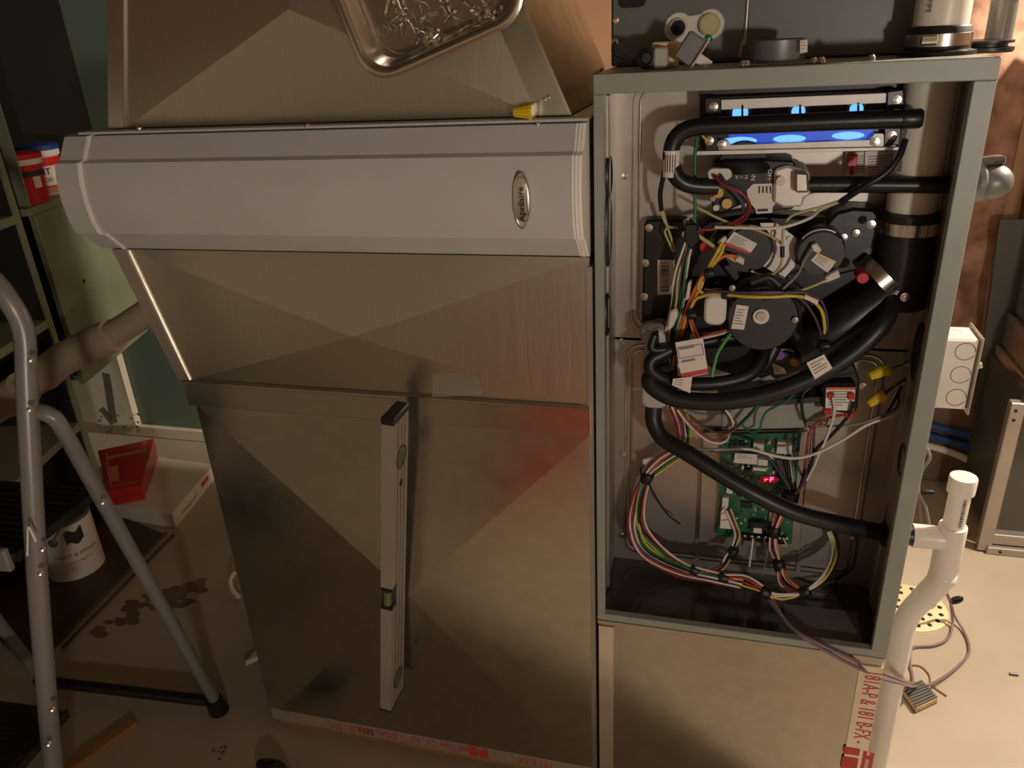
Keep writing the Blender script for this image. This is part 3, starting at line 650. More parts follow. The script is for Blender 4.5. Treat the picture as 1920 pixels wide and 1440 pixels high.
wire('yellow', [(1316, 522, .07), (1310, 534, .068), (1312, 546, .066), (1328, 552, .064), (1348, 555, .06)], r=.0024)
wire('yellow', [(1320, 520, .07), (1314, 540, .068), (1300, 562, .07), (1293, 585, .072), (1297, 612, .07), (1310, 640, .06)], r=.0022)
wire('orange', [(1318, 522, .07), (1306, 550, .069), (1292, 575, .072)], r=.0024)
wire('yellow', [(1296, 575, .068), (1306, 560, .066), (1330, 553, .062), (1352, 552, .06), (1400, 556, .045), (1440, 557, .045), (1490, 555, .05), (1520, 562, .06), (1540, 582, .065), (1546, 612, .07), (1545, 642, .075)], r=.0025)
wire('purple', [(1290, 580, .07), (1300, 565, .068), (1330, 547, .062), (1400, 549, .046), (1460, 548, .046), (1500, 560, .055), (1525, 590, .065), (1538, 622, .07), (1541, 645, .075)])
wire('purple', [(1470, 550, .05), (1510, 549, .055), (1540, 565, .065), (1551, 600, .07), (1549, 645, .075)]); wire('brown', [(1320, 542, .064), (1360, 545, .06), (1420, 551, .045), (1480, 548, .05)])
wire('purple', [(1570, 634, .09), (1578, 610, .08), (1592, 600, .08), (1606, 606, .08), (1610, 618, .09)]); wire('purple', [(1556, 640, .09), (1570, 636, .088), (1580, 644, .09)])
wire('pale_yellow', [(1475, 549, .06), (1500, 545, .06), (1530, 534, .062), (1552, 524, .064)]); wire('grey', [(1524, 464, .064), (1510, 485, .066), (1495, 515, .066), (1465, 545, .06)])
wire('red', [(1294, 592, .07), (1302, 615, .068), (1312, 640, .055)], r=.0026); wire('red', [(1312, 634, .06), (1340, 624, .07), (1370, 617, .08)], r=.0024); wire('white', [(1318, 634, .06), (1345, 628, .07), (1372, 620, .08)])
wire('light_green', [(1372, 624, .07), (1358, 642, .06), (1345, 664, .05), (1338, 690, .04), (1335, 706, .04)], r=.0026)
for q in ((1326, 512, 6), (1362, 552, 9), (1438, 555, 9), (1293, 590, 6), (1544, 648, 7)):
    G().lathe(P(q[0] - q[2], q[1] + 1, .06), P(q[0] + q[2], q[1], .06) - P(q[0] - q[2], q[1] + 1, .06), [(.006, 0), (.0065, .001), (.0065, .012), (.006, .013)], 12).build('cable_wrap', 'black_rubber', fur)
sticker([(1510, 551), (1535, 562), (1533, 571), (1508, 560)], fur, 'wire_label', .052, 0, ('wire_orange', (.0, .2)))
sticker([(1281, 413), (1303, 404), (1306, 424), (1284, 430)], fur, 'wire_label', .1, 2)
# inline connectors of the trunk
for q in ([(1284, 420), (1308, 420), (1312, 452), (1296, 470), (1282, 450)],): slab(q, .075, .1).build('plug_housing', 'black_plastic', fur, bevel=.002)
slab([(1256, 585), (1268, 578), (1272, 590), (1262, 615), (1250, 620)], .068, .085).build('plug_housing', 'connector_white', fur, bevel=.002)
slab([(1290, 530), (1297, 526), (1292, 560), (1284, 565)], .065, .075).build('plug_housing', 'connector_white', fur, bevel=.001)
# black sleeve on the right
wire('black', [(1697, 262, .07), (1685, 295, .06), (1660, 325, .055), (1620, 350, .055), (1576, 379, .075)], r=.0042, name='cable_sleeve')
# centre wires
wire('white', [(1270, 768, .095), (1290, 795, .09), (1320, 822, .08), (1345, 831, .08), (1362, 826, .085), (1368, 812, .1)], r=.0022)
wire('red', [(1274, 768, .095), (1296, 795, .09), (1330, 822, .085), (1352, 822, .09), (1372, 806, .1)]); wire('brown', [(1292, 778, .09), (1320, 800, .085), (1350, 813, .08), (1370, 810, .08), (1392, 790, .08), (1428, 752, .07)])
wire('white', [(1360, 768, .08), (1372, 785, .08), (1374, 800, .085), (1362, 815, .09)]); wire('dark_red', [(1376, 785, .08), (1380, 797, .08), (1364, 814, .09)])
wire('green', [(1428, 750, .06), (1410, 775, .07), (1390, 795, .075), (1376, 806, .085)], r=.0017); wire('green', [(1478, 752, .07), (1440, 770, .075), (1428, 790, .075), (1424, 806, .08), (1408, 810, .085), (1396, 802, .09)], r=.0017)
wire('green', [(1475, 752, .07), (1495, 735, .08), (1515, 724, .09)], r=.0017)
wire('grey', [(1276, 835, .08), (1310, 842, .07), (1345, 842, .07), (1400, 843, .075)])
wire('white', [(1338, 843, .072), (1380, 842, .075), (1410, 843, .075), (1450, 854, .075), (1490, 859, .075), (1530, 850, .075), (1580, 825, .075), (1625, 797, .075), (1680, 775, .09), (1710, 740, .12), (1726, 700, .15)], r=.0024)
wire('black', [(1330, 845, .08), (1390, 848, .085), (1420, 850, .1)]); wire('black', [(1524, 724, .085), (1505, 740, .08), (1504, 770, .08), (1510, 794, .085)], r=.0024)
wire('grey', [(1508, 792, .085), (1545, 799, .08), (1600, 796, .075), (1640, 785, .075), (1680, 765, .1), (1686, 735, .14)]); wire('black', [(1618, 800, .08), (1650, 788, .08), (1672, 760, .1), (1690, 725, .14)])
wire('red', [(1584, 778, .07), (1560, 782, .075), (1530, 794, .08), (1517, 815, .085), (1512, 850, .09), (1506, 890, .1), (1494, 930, .1)]); wire('brown', [(1527, 800, .085), (1525, 840, .085), (1522, 870, .09), (1500, 915, .1)])
wire('black', [(1600, 755, .066), (1590, 780, .07), (1560, 815, .075), (1532, 840, .08), (1522, 865, .085), (1512, 895, .09), (1490, 930, .095)], r=.0026)
wire('white', [(1562, 744, .066), (1564, 775, .07), (1550, 820, .075), (1536, 850, .08), (1526, 875, .085), (1512, 900, .09)], r=.0022); wire('purple', [(1515, 880, .09), (1506, 905, .09), (1490, 928, .095)], r=.0028)
wire('blue', [(1494, 825, .1), (1488, 850, .1), (1498, 880, .1), (1506, 895, .1)])
wire('white', [(1664, 690, .1), (1680, 681, .11), (1700, 682, .12), (1728, 691, .15)], r=.0026); wire('grey', [(1664, 692, .1), (1684, 686, .11), (1704, 679, .12), (1728, 688, .15)], r=.0024)
wire('brown', [(1654, 742, .1), (1680, 722, .12), (1726, 694, .15)], r=.0022); wire('pale_yellow', [(1672, 725, .115), (1680, 719, .12)], r=.002); wire('mauve', [(1652, 738, .1), (1660, 730, .105), (1658, 724, .1)], r=.0012)
def wirenut(parent, a, b, ra, rb, name='wire_nut'):
    a, b = Vector(a), Vector(b); L = (b - a).length; n = 12
    g = G(); ax = (b - a).normalized(); t1 = ax.orthogonal().normalized(); q = ax.cross(t1)
    g.rings([[a + ax * h * L + (t1 * math.cos(2 * math.pi * i / (2 * n)) + q * math.sin(2 * math.pi * i / (2 * n))) * rr_ * (1 if i % 2 else .9) for i in range(2 * n)] for rr_, h in ((ra * .85, 0), (ra, .06), (rb, .8), (rb * 1.12, .82), (rb * 1.12, 1), (rb * .7, 1.0))])
    return g.build(name, 'yellow_plastic', parent, 20)
wirenut(fur, P(1630, 706, .09), P(1664, 692, .1), .0058, .0085); wirenut(fur, P(1628, 758, .09), P(1656, 741, .1), .0058, .0085)
# tie points
def ring(px, py, dx, dy, y, r, name='cable_clamp', w=9):
    a, b = P(px - dx * w, py - dy * w, y), P(px + dx * w, py + dy * w, y)
    G().lathe(a, b - a, [(r * .92, 0), (r, .001), (r, (b - a).length - .001), (r * .92, (b - a).length)], 14).build(name, 'black_rubber', fur, 40)
for q in ((1213, 896, -.5, .85, .113, .0095), (1303, 1069, .9, .4, .074, .0085), (1357, 1083, .95, .25, .062, .0085), (1434, 1110, .9, .4, .05, .0105), (1509, 1109, .9, -.35, .056, .009), (1373, 1036, .5, -.85, .095, .0085), (1461, 1060, -.3, -.95, .09, .0095), (1452, 996, .2, -.95, .114, .0095), (1482, 930, .2, -.95, .1, .013)): ring(*q)
G().tube([P(1213, 892, .108), P(1222, 918, .11), P(1250, 962, .12), P(1275, 982, .13)], .0016, 6).build('tie_tail', 'black_rubber', fur); G().tube([P(1203, 890, .115), P(1202, 880, .11), P(1208, 871, .11)], .0016, 6).build('tie_tail', 'black_rubber', fur)
slab([(1204, 862), (1224, 858), (1226, 884), (1206, 884)], .125, .13).build('adhesive_mount', 'connector_white', fur, bevel=.001)
G().tube([P(1184, 1000, .11), P(1200, 1035, .11), P(1230, 1055, .12), P(1310, 1078, .13)], .0015, 6).build('wire', 'wire_black', fur, 60)
G().tube([P(1500, 1110, .12), P(1560, 1090, .14), P(1590, 1070, .155)], .003, 8).build('cable_sleeve', 'black_rubber', fur, 60)
# printed sheet lying on the blower deck
g = G(); zz = FZ0 + .0045
qs = [PZ(1470, 1132, zz), PZ(1608, 1148, zz), PZ(1620, 1222, zz), PZ(1475, 1200, zz)]
qs = [Vector((max(FX0 + .02, min(FX1 - .03, q.x)), max(.02, min(.15, q.y)), zz)) for q in qs]
g.prism(qs, (0, 0, .0005)); g.mi = 1
for i in range(12):
    a = qs[0].lerp(qs[3], (i + .6) / 13); b = qs[1].lerp(qs[2], (i + .6) / 13); b = a.lerp(b, .5 + .4 * rnd.random()); up_ = Vector((0, 0, .0008)); d_ = (qs[3] - qs[0]) * .012
    a = a.lerp(b, .06); g.add([a + up_, b + up_, b + d_ + up_, a + d_ + up_], [(0, 1, 2, 3)])
mat('grey_sheet', (112, 106, 100), .6, var=.05); mat('sheet_print', (150, 144, 136), .6, var=.05)
g.build('rating_sheet', ['grey_sheet', 'sheet_print'], fur, 0)

# cable leaving the cabinet to the floor -----------------------------------------------------
lead = [P(1440, 1122, .05), P(1470, 1160, .02), P(1500, 1190, -.004), P(1540, 1216, -.008), P(1600, 1248, -.008), P(1655, 1272, .02), P(1696, 1283, .07), PZ(1716, 1287, .03), PZ(1745, 1283, .02), PZ(1790, 1255, .008), PZ(1817, 1222, .006), PZ(1808, 1185, .006), PZ(1790, 1155, .02), PZ(1782, 1128, .06)]
cb = thing('thermostat_cable', PZ(1745, 1283, 0), 'brown twin cable trailing from the furnace to the ribbed pad on the floor', 'cable')
G().tube(lead, .0028, 8, 6).build('conductor', 'wire_mauve', cb, 60)
lead2 = [P(1446, 1120, .05), P(1480, 1172, .01), P(1530, 1204, -.01), P(1590, 1232, -.006), P(1655, 1262, .03), P(1694, 1276, .07), PZ(1712, 1279, .03), PZ(1706, 1240, .008), PZ(1712, 1214, .006), PZ(1750, 1210, .006), PZ(1776, 1198, .006), PZ(1786, 1170, .01), PZ(1782, 1130, .06)]
G().tube(lead2, .0028, 8, 6).build('conductor', 'wire_mauve', cb, 60)
tp = PZ(1782, 1128, .06)
G().tube([tp, PZ(1776, 1115, .09), PZ(1772, 1100, .12)], .0035, 8).build('conductor', 'wire_mauve', cb, 60)
G().tube([tp + Vector((math.cos(a) * .010 + .011, 0, math.sin(a) * .006 + .006 + .005 * math.cos(a))) for a in [k * math.pi / 6 for k in range(13)]], .0045, 8, 3).build('cable_tie', 'black_rubber', cb, 60)

# ================================================================== BASE under the furnace
base = thing('plenum_box', ((FX0 + FX1) / 2, FD / 2, 0), 'plain galvanized sheet metal return box under the open furnace', 'duct')
G().box(FX0 + .001, FX1 - .003, .002, FD, 0.0, FZ0 - .008).build('box_body', 'galvanized', base, bevel=.001)
G().box(FX0, FX1 - .002, -.001, FD, FZ0 - .010, FZ0 - .001).build('top_flange', 'galvanized', base, bevel=.001)
xl = P(1150, 1300, 0).x
G().box(FX0 + .002, xl, -.0005, .002, .002, FZ0 - .014).build('foil_tape', 'foil_tape', base)
xr0 = P(1605, 1290, 0).x; TWd = FX1 - .002 - xr0
ft = G().box(xr0, FX1 - .002, -.0005, .002, .002, FZ0 - .02).build('foil_tape', 'foil_tape', base)
xm = (xr0 + FX1) / 2
g = G(); add_text(g, '181A-P & 181 B-FX -', (xm + .002, -.0005, P(1625, 1328, 0).z), (0, 0, -1), (1, 0, 0), .024, sx=.52); g.build('lettering', 'ink_red', ft, 0)
k = .027; zl = P(1600, 1425, 0).z
g = G()
for x0, x1, z0, z1 in ((-.75, .15, .45, 1.0), (-.75, .15, -.9, .2), (.35, .55, -.9, .9), (.75, .95, -.9, .9), (.55, .75, .3, .6)):
    g.box(xm + x0 * k, xm + x1 * k, -.0012, -.0006, zl + z0 * k, zl + z1 * k)
g.build('tape_logo', 'ink_red', ft, 0)

# ================================================================== RETURN DUCT left of the furnace
def cross_panel(g, TL, TR, BR, BL, h, C=None):
    TL, TR, BR, BL = map(Vector, (TL, TR, BR, BL)); C = Vector(C) if C else (TL + TR + BR + BL) / 4
    C = C + Vector((0, -h, 0)); b = Vector((0, .5, 0))
    vs = [TL, TR, BR, BL, C, TL + b, TR + b, BR + b, BL + b]
    g.add(vs, [(0, 1, 4), (1, 2, 4), (2, 3, 4), (3, 0, 4), (0, 5, 6, 1), (1, 6, 7, 2), (2, 7, 8, 3), (3, 8, 5, 0), (5, 8, 7, 6)])
DX0, DX1 = -.847, -.171
rd = thing('return_duct', ((DX0 + DX1) / 2, .25, 0.0), 'cross-broken galvanized return duct standing on the floor beside the furnace', 'duct')
zs = .790
g = G(); cross_panel(g, (DX0, 0, zs - .045), (DX1, 0, zs - .045), (DX1, 0, .022), (DX0, 0, .022), .022, P(770, 1098, 0)); g.build('lower_section', 'galvanized', rd, 1)
G().box(DX0 - .012, DX1, -.004, .5, zs - .046, zs).build('seam_strip', 'galvanized', rd, bevel=.001)
G().box(DX0 - .014, DX1, -.006, .006, zs - .006, zs + .001).build('seam_lip', 'galvanized', rd, bevel=.001)
UL = P(240, 465, 0)
g = G(); cross_panel(g, (UL.x, 0, 1.012), (DX1, 0, 1.012), (DX1, 0, zs), (DX0, 0, zs), .014, P(668, 626, 0)); g.build('upper_section', 'galvanized_brushed', rd, 1)
g = G(); a, b = Vector((UL.x, 0, 1.012)), Vector((DX0, 0, zs))
g.hexa([b + Vector((-.002, -.0035, 0)), b + Vector((.002, -.0035, 0)), b + Vector((.002, .0, 0)), b + Vector((-.002, .0, 0))], [a + Vector((-.002, -.0035, 0)), a + Vector((.002, -.0035, 0)), a + Vector((.002, 0, 0)), a + Vector((-.002, 0, 0))]); g.build('corner_bead', 'bright_steel', rd)
g = G(); g.hexa([b + Vector((-.022, -.002, 0)), b + Vector((-.003, -.002, 0)), b + Vector((-.003, .4, 0)), b + Vector((-.022, .4, 0))], [a + Vector((-.03, -.002, 0)), a + Vector((-.003, -.002, 0)), a + Vector((-.003, .4, 0)), a + Vector((-.03, .4, 0))]); g.build('side_flange', 'galvanized_dull', rd)
G().box(DX1 - .004, DX1 + .004, -.003, .3, .024, 1.0).build('corner_bead', 'galvanized_dull', rd)
tp_ = G().box(DX0 + .004, DX1 - .004, -.002, 0, .0235, .052).build('foil_tape', 'foil_tape', rd)
G().box(DX0 + .01, DX1 - .01, .01, .49, 0.0, .022).build('floor_rail', 'wood_lath', rd)
g = G()
for body_, px_, py_, dx_ in (('587A/B - 07/2', 610, 1362, .06), ('- IDEAL SEAL', 715, 1386, 0), ('Ideal Tape Co., Inc.', 830, 1405, 0), ('181 B-FX -', 1000, 1434, 0)):
    c = P(px_, py_, 0); add_text(G(), '', c, (1, 0, 0), (0, 0, 1), 1) if 0 else None
    g = G(); add_text(g, body_, (c.x + dx_, -.002, .038), (-1, 0, 0), (0, 0, -1), .017, sx=.72); g.build('lettering', 'ink_red', tp_, 0)
c = P(900, 1414, 0)
g = G(); g.box(c.x - .022, c.x - .004, -.0028, -.0021, .026, .050); g.box(c.x - .001, c.x + .018, -.0028, -.0021, .026, .044); g.box(c.x + .008, c.x + .018, -.0028, -.0021, .046, .051)
g.build('tape_logo', 'ink_red', tp_, 0)
# transparent sticker remains on the upper panel
mat('clear_film', (170, 164, 150), .2, alpha=.22, var=.03, bump=.3, bscale=60)
slab([(812, 668), (890, 666), (905, 740), (810, 745)], -.0062, -.0055).build('plastic_film', 'clear_film', rd)

# ================================================================== AIR CLEANER
AX0, AX1 = -.909, -.172
ac = thing('air_cleaner', ((AX0 + AX1) / 2, .25, 1.013), 'long grey media air cleaner cabinet with oval badge between the duct sections', 'air cleaner')
prof = [(.004, 1.186), (-.010, 1.184), (-.031, 1.1535), (-.042, 1.150), (-.0475, 1.125), (-.049, 1.098), (-.0455, 1.066), (-.038, 1.046), (-.028, 1.044), (.002, 1.013)]
def extr(x0, x1, pr, back=.01):
    g = G(); pr = list(pr) + [(back, pr[-1][1]), (back, pr[0][1])]
    g.rings([[Vector((x, y, z)) for y, z in pr] for x in (x0, x1)]); return g
extr(AX0, AX1 - .012, prof).build('door', 'cleaner_grey', ac, 20)
sp = [(y - .0015 if y < 0 else y, z) for y, z in prof]
def skew(g, x):  # seam trim
    return g
extr(AX0 - .004, AX0 + .001, [(y - .003, z + (.001 if i < 5 else -.001)) for i, (y, z) in enumerate(prof)]).build('seam_trim', 'cleaner_trim', ac, 20)
extr(AX0 - .047, AX0 - .004, prof).build('end_cap', 'cleaner_grey', ac, 20)
for k, d in ((0, 0), (.0045, .002), (.009, .0)):
    extr(AX1 - .012 + k, AX1 - .008 + k, [(y - d - .001, z) for y, z in prof]).build('end_rib', 'cleaner_trim', ac, 20)
G().box(AX0 - .045, AX1, .011, .5, 1.0135, 1.186).build('housing', 'cleaner_grey', ac)
G().box(AX0 - .02, AX1 + .003, -.012, .5, 1.1865, 1.19).build('top_ledge', 'cleaner_grey', ac, bevel=.001)
bc = P(979, 376, -.05); kx, kz = PXR(979, 376, -.05, 16.5), (P(979, 322, -.05) - P(979, 431, -.05)).length / 2
bd = G().rings([[Vector((bc.x + kx * s_ * math.cos(a), -.049 - d, bc.z + kz * s_ * math.sin(a))) for a in [2 * math.pi * i / 40 for i in range(40)]] for s_, d in ((1, 0), (1, .0035), (.93, .0045), (.86, .0038), (.6, .0048), (.02, .0055))]).build('badge', 'bright_steel', ac, 40)
g = G(); add_text(g, 'Aprilaire', (bc.x, -.0552, bc.z - .004), (0, 0, 1), (-1, 0, 0), .0088, off=.0006)
g.tube([Vector((bc.x + .0085, -.0545, bc.z - .018)), Vector((bc.x + .0068, -.0545, bc.z)), Vector((bc.x + .0075, -.0545, bc.z + .014))], .0005, 5)
g.build('lettering', 'ink', bd, 0)
for px, py in ((577, 238), (262, 243), (1010, 236)): G().lathe(P(px, py, -.012), (0, 0, 1), [(.004, 0), (.004, .003), (.002, .005)], 10).build('screw', 'bright_steel', ac)
# yellow wire nuts lying on the ledge
for i, (a, b) in enumerate((((964, 230, -.006), (1000, 229, -.006)), ((968, 222, .012), (1004, 219, .012)))):
    pa, pb = P(*a), P(*b); pa.z = pb.z = 1.1985
    tag(wirenut(None, pa, pb, .0058, .0085), 'yellow wire nut lying on the air cleaner ledge', 'wire nut', 'wire nuts on the ledge')

# ================================================================== UPPER DUCT
ud = thing('upper_duct', (-.54, .28, 1.191), 'tapered galvanized duct transition standing on top of the air cleaner', 'duct')
bl, br_, tl, tr_ = P(205, 238, .018), P(1071, 222, .018), P(203, 0, .018), P(978, 0, .018)
bl.z = br_.z = 1.1915
def ext(a, b, z): return a + (b - a) * ((z - a.z) / (b.z - a.z))
zt_ = 1.62
TL_, TR_ = ext(bl, tl, zt_), ext(br_, tr_, zt_)
lf, rf = Vector((.028, 0, 0)), Vector((-.042, 0, 0))
g = G(); C_ = P(555, 18, .018); cross_panel(g, TL_ + lf, TR_ + rf, br_ + rf, bl + lf, .02, C_); g.build('front_panel', 'galvanized_brushed', ud, 1)
o_ = Vector((0, -.003, 0)); i_ = Vector((0, .4, 0))
G().hexa([bl + o_, bl + lf + o_, bl + lf + i_, bl + i_], [TL_ + o_, TL_ + lf + o_, TL_ + lf + i_, TL_ + i_]).build('side_flange', 'galvanized', ud)
G().hexa([br_ + rf + o_, br_ + o_, br_ + i_, br_ + rf + i_], [TR_ + rf + o_, TR_ + o_, TR_ + i_, TR_ + rf + i_]).build('side_flange', 'galvanized', ud)
e1 = Vector((.0016, 0, 0)); e2 = Vector((0, -.0035, 0))
G().hexa([br_ - e1 + e2, br_ + e1 + e2, br_ + e1 - e2, br_ - e1 - e2], [TR_ - e1 + e2, TR_ + e1 + e2, TR_ + e1 - e2, TR_ - e1 - e2]).build('edge_bead', 'bright_steel', ud)
l2 = bl + lf; L2 = TL_ + lf; G().hexa([l2 - e1 * .5 + e2, l2 + e1 * .5 + e2, l2 + e1 * .5, l2 - e1 * .5], [L2 - e1 * .5 + e2, L2 + e1 * .5 + e2, L2 + e1 * .5, L2 - e1 * .5]).build('edge_bead', 'galvanized_dull', ud)
for px, py in ((1028, 183), (1020, 187), (1068, 223)): screw_head(ud, px, py, .0145, 4)
G().box(TL_.x, TR_.x, .02, .45, zt_, 2.415).build('riser', 'galvanized', ud)

# ================================================================== MAGNETIC TRAY with screws
ang = math.radians(18); U = Vector((math.cos(ang), 0, math.sin(ang))); V = Vector((-math.sin(ang), 0, math.cos(ang))); N = Vector((0, -1, 0))
TW, TH = .226, .15
tc0 = Vector((-.4416, -0.006, 1.2357)) + U * TW / 2 + V * TH / 2
ty = thing('magnetic_tray', tc0, 'stainless magnetic parts tray stuck on the upper duct, holding screws', 'tray')
def trr(ins, n, r): return [tc0 + U * a + V * b + N * n for a, b in rrect(TW - ins * 2, TH - ins * 2, max(.004, r - ins * .6), 7)]
g = G(); g.rings([trr(.016, .002, .04), trr(.011, .006, .04), trr(.004, .030, .04), trr(0, .032, .04), trr(0, .0345, .04), trr(.003, .036, .04), trr(.009, .036, .04), trr(.013, .033, .04), trr(.019, .012, .04), trr(.024, .0085, .04), trr(.03, .008, .04)])
g.build('tray_body', 'stainless', ty, 50)
def tq(px, py, n=.0085):
    p = P(px, py, tc0.y - n); return p
g = G(); add_text(g, 'HUSKY', tq(742, 46), -U, -V, .013, off=.0006); g.build('embossed_lettering', 'galvanized_dull', ty, 0)
g = G(); g.tube([tq(*p) for p in ((704, 66), (718, 84), (742, 99), (772, 98), (790, 88))], .0009, 6); g.tube([tq(*p) for p in ((780, 0), (800, 8), (806, 22), (798, 35))], .0009, 6); g.tube([tq(*p) for p in ((850, 32), (870, 37), (895, 28))], .0009, 6)
g.build('embossed_ring', 'bright_steel', ty, 60)
# one screw, then copies
def make_screw():
    g = G(); g.lathe((0, 0, 0), (0, 0, 1), [(.0042, 0), (.0042, .0008), (.0032, .0011), (.0032, .0034), (.0028, .0038)], 8)
    prof_ = [(.0013, 0)] + [(.0019 if k % 2 else .0013, -.001 - k * .0008) for k in range(16)] + [(.0003, -.0165)]
    g.lathe((0, 0, 0), (0, 0, 1), prof_, 7); return g
sg = make_screw(); s0 = None
rs = random.Random(21)
spots = [(728, 4)] + [(rs.gauss(797, 15), rs.gauss(72, 13)) for _ in range(16)] + [(rs.gauss(910, 17), rs.gauss(24, 9)) for _ in range(14)] + [(rs.gauss(785, 26), rs.gauss(25, 12)) for _ in range(9)] + [(828, 12), (838, 28), (850, 22), (826, 6)]
for i, (px, py) in enumerate(spots):
    c = tq(max(712, px), max(-5, py), .0135 + rs.uniform(0, .006))
    if s0 is None:
        s0 = sg.build('hex_screw', 'bright_steel', None, 30); o = s0
        me = s0.data; me.transform(Matrix.Translation((0, 0, -.0168)))
    else:
        o = s0.copy(); COL.objects.link(o)
    d = Vector((rs.gauss(0, 1), rs.gauss(0, .25) - .1, rs.gauss(0, 1))).normalized()
    o.rotation_mode = 'QUATERNION'; o.rotation_quaternion = d.to_track_quat('Z', 'Y'); o.location = c
    tag(o, 'small zinc hex head screw in the steel tray', 'screw', 'hex screws in the tray')

# ================================================================== SPIRIT LEVEL
t0, t1 = P(741, 768, -.055), P(735, 1310, -.063)
lv = thing('spirit_level', t1, 'silver box spirit level standing against the cross-broken duct', 'spirit level')
ax = (t0 - t1).normalized(); LL = (t0 - t1).length
nY = Vector((0, 1, 0)); nY = (nY - ax * nY.dot(ax)).normalized(); nX = nY.cross(ax).normalized()
if nX.x < 0: nX = -nX
def lp(x, y, h): return t1 + nX * x + nY * y + ax * h
def lbox(x0, x1, y0, y1, h0, h1): return G().hexa([lp(x0, y0, h0), lp(x1, y0, h0), lp(x1, y1, h0), lp(x0, y1, h0)], [lp(x0, y0, h1), lp(x1, y0, h1), lp(x1, y1, h1), lp(x0, y1, h1)])
hv0, hv1 = LL * .392, LL * .468
x0, x1, y0, y1 = -.0100, .0100, -.029, .029
g = lbox(x0, x1, y0, y1, 0.002, hv0); a_ = G()
body = lbox(x0, x1, y0, y1, .002, hv0); bdy = G()
for h0, h1, yy in ((.002, hv0, y0), (hv0, hv1, y0 + .019), (hv1, LL - .012, y0)):
    b = lbox(x0, x1, yy, y1, h0, h1); bdy.add(b.v, b.f)
bo = bdy.build('level_body', 'level_body', lv)
g = G()
for yy in (-.012, .002, .014): b = lbox(x1, x1 + .0004, yy, yy + .0008, .004, LL - .014); g.add(b.v, b.f)
g.build('web_groove', 'ink', lv)
lbox(x0 - .001, x1 + .001, y0 - .001, y1 + .001, LL - .012, LL).build('end_cap', 'black_plastic', lv, bevel=.002)
lbox(x0 - .001, x1 + .001, y0 - .001, y1 + .001, 0, .003).build('end_cap', 'black_plastic', lv)
for h in (LL * .865, LL * .093):
    c = lp(x1 - .002, 0.002, h); o1 = G().lathe(c, nX, [(.0195, 0), (.0195, .0026), (.017, .003), (.016, .0018)], 28).build('vial_window', 'dark_plastic', lv)
    G().lathe(c + nX * .0016, nX, [(.0155, 0), (.0155, .0006)], 24).build('vial_glass', 'vial', o1)
G().lathe(lp(x1 - .001, .002, LL * .785), nX, [(.006, 0), (.006, .0016)], 18).build('hang_hole', 'hole_dark', lv)
vb = lbox(x0 + .001, x1 - .0015, y0 + .004, y0 + .019, hv0 + .002, hv1 - .002).build('vial_block', 'dark_plastic', lv)
G().cyl(lp(0, y0 + .006, hv0 + .009), lp(0, y0 + .006, hv1 - .009), .0075, n=16).build('vial_glass', 'vial', vb)
for h0, h1 in ((hv0, hv0 + .008), (hv1 - .006, hv1)): lbox(x0, x1, y0 + .001, y0 + .02, h0, h1).build('vial_frame', 'black_plastic', vb)

# ================================================================== COIL CASE on top of the furnace
CYF = .165
cc_ = thing('coil_case', (.06, .42, 1.24), 'grey evaporator coil case standing on top of the furnace', 'coil case')
cz0 = 1.2405
G().box(P(1146, 60, CYF).x, .262, CYF, .70, cz0, 2.0).build('case_body', 'coil_paint', cc_, bevel=.002)
x_r = P(1400, 30, CYF).x
pl = G().box(P(1150, 60, CYF).x, x_r, CYF - .004, CYF, cz0 + .004, 1.60).build('access_plate', 'coil_paint', cc_, bevel=.001)
G().tube([(x_r, CYF - .004, 1.6), (x_r, CYF - .004, 1.29), (x_r - .003, CYF - .004, 1.265), (x_r - .006, CYF - .004, 1.245)], .003, 8, 5).build('plate_edge', 'galvanized_dull', cc_, 60)
rcx = P(1300, 49, CYF - .004)
k = PXR(1300, 50, CYF, 1)
g = G(); outl = []
cl_, cr_ = P(1272, 52, CYF - .004), P(1331, 46, CYF - .004); R1, R2 = 27 * k, 27 * k
for a in range(-140 + 180 - 5, 320 + 5, 12): pass
def arc(c, R_, a0, a1, n=14): return [c + Vector((R_ * math.cos(math.radians(a0 + (a1 - a0) * i / n)), 0, R_ * math.sin(math.radians(a0 + (a1 - a0) * i / n)))) for i in range(n + 1)]
outl = arc(cl_, R1, 45, 315) + arc(cr_, R2, -135, 135)
G().prism(outl, (0, -.004, 0)).build('pipe_gasket', 'connector_white', cc_, bevel=.001)
G().lathe(cl_ + Vector((0, -.0035, 0)), (0, -1, 0), [(17 * k, 0), (17 * k, .006), (13.5 * k, .007), (13.5 * k, .002)], 28).build('pipe_stub', 'trap_grey', cc_)
G().lathe(cl_ + Vector((0, -.006, 0)), (0, -1, 0), [(13 * k, 0), (13 * k, .0006)], 24).build('pipe_bore', 'hole_dark', cc_)
mat('cap_beige', (190, 180, 130), .4, var=.05)
G().lathe(cr_ + Vector((0, -.0035, 0)), (0, -1, 0), [(20 * k, 0), (20 * k, .007), (16 * k, .009), (3 * k, .009)], 28).build('pipe_plug', 'cap_beige', cc_)
g = G(); oc_ = P(1185, -4, CYF - .004); g.prism([oc_ + Vector((a, 0, b)) for a, b in rrect(54 * k, 34 * k, 12 * k)], (0, -.0006, 0)); g.build('knockout', 'hole_dark', cc_)
for px, py in ((1155, 37), (1153, 78)): screw_head(cc_, px, py, CYF - .004, 5)
g = G(); a, b = P(1418, 86, CYF), P(1820, 60, CYF)
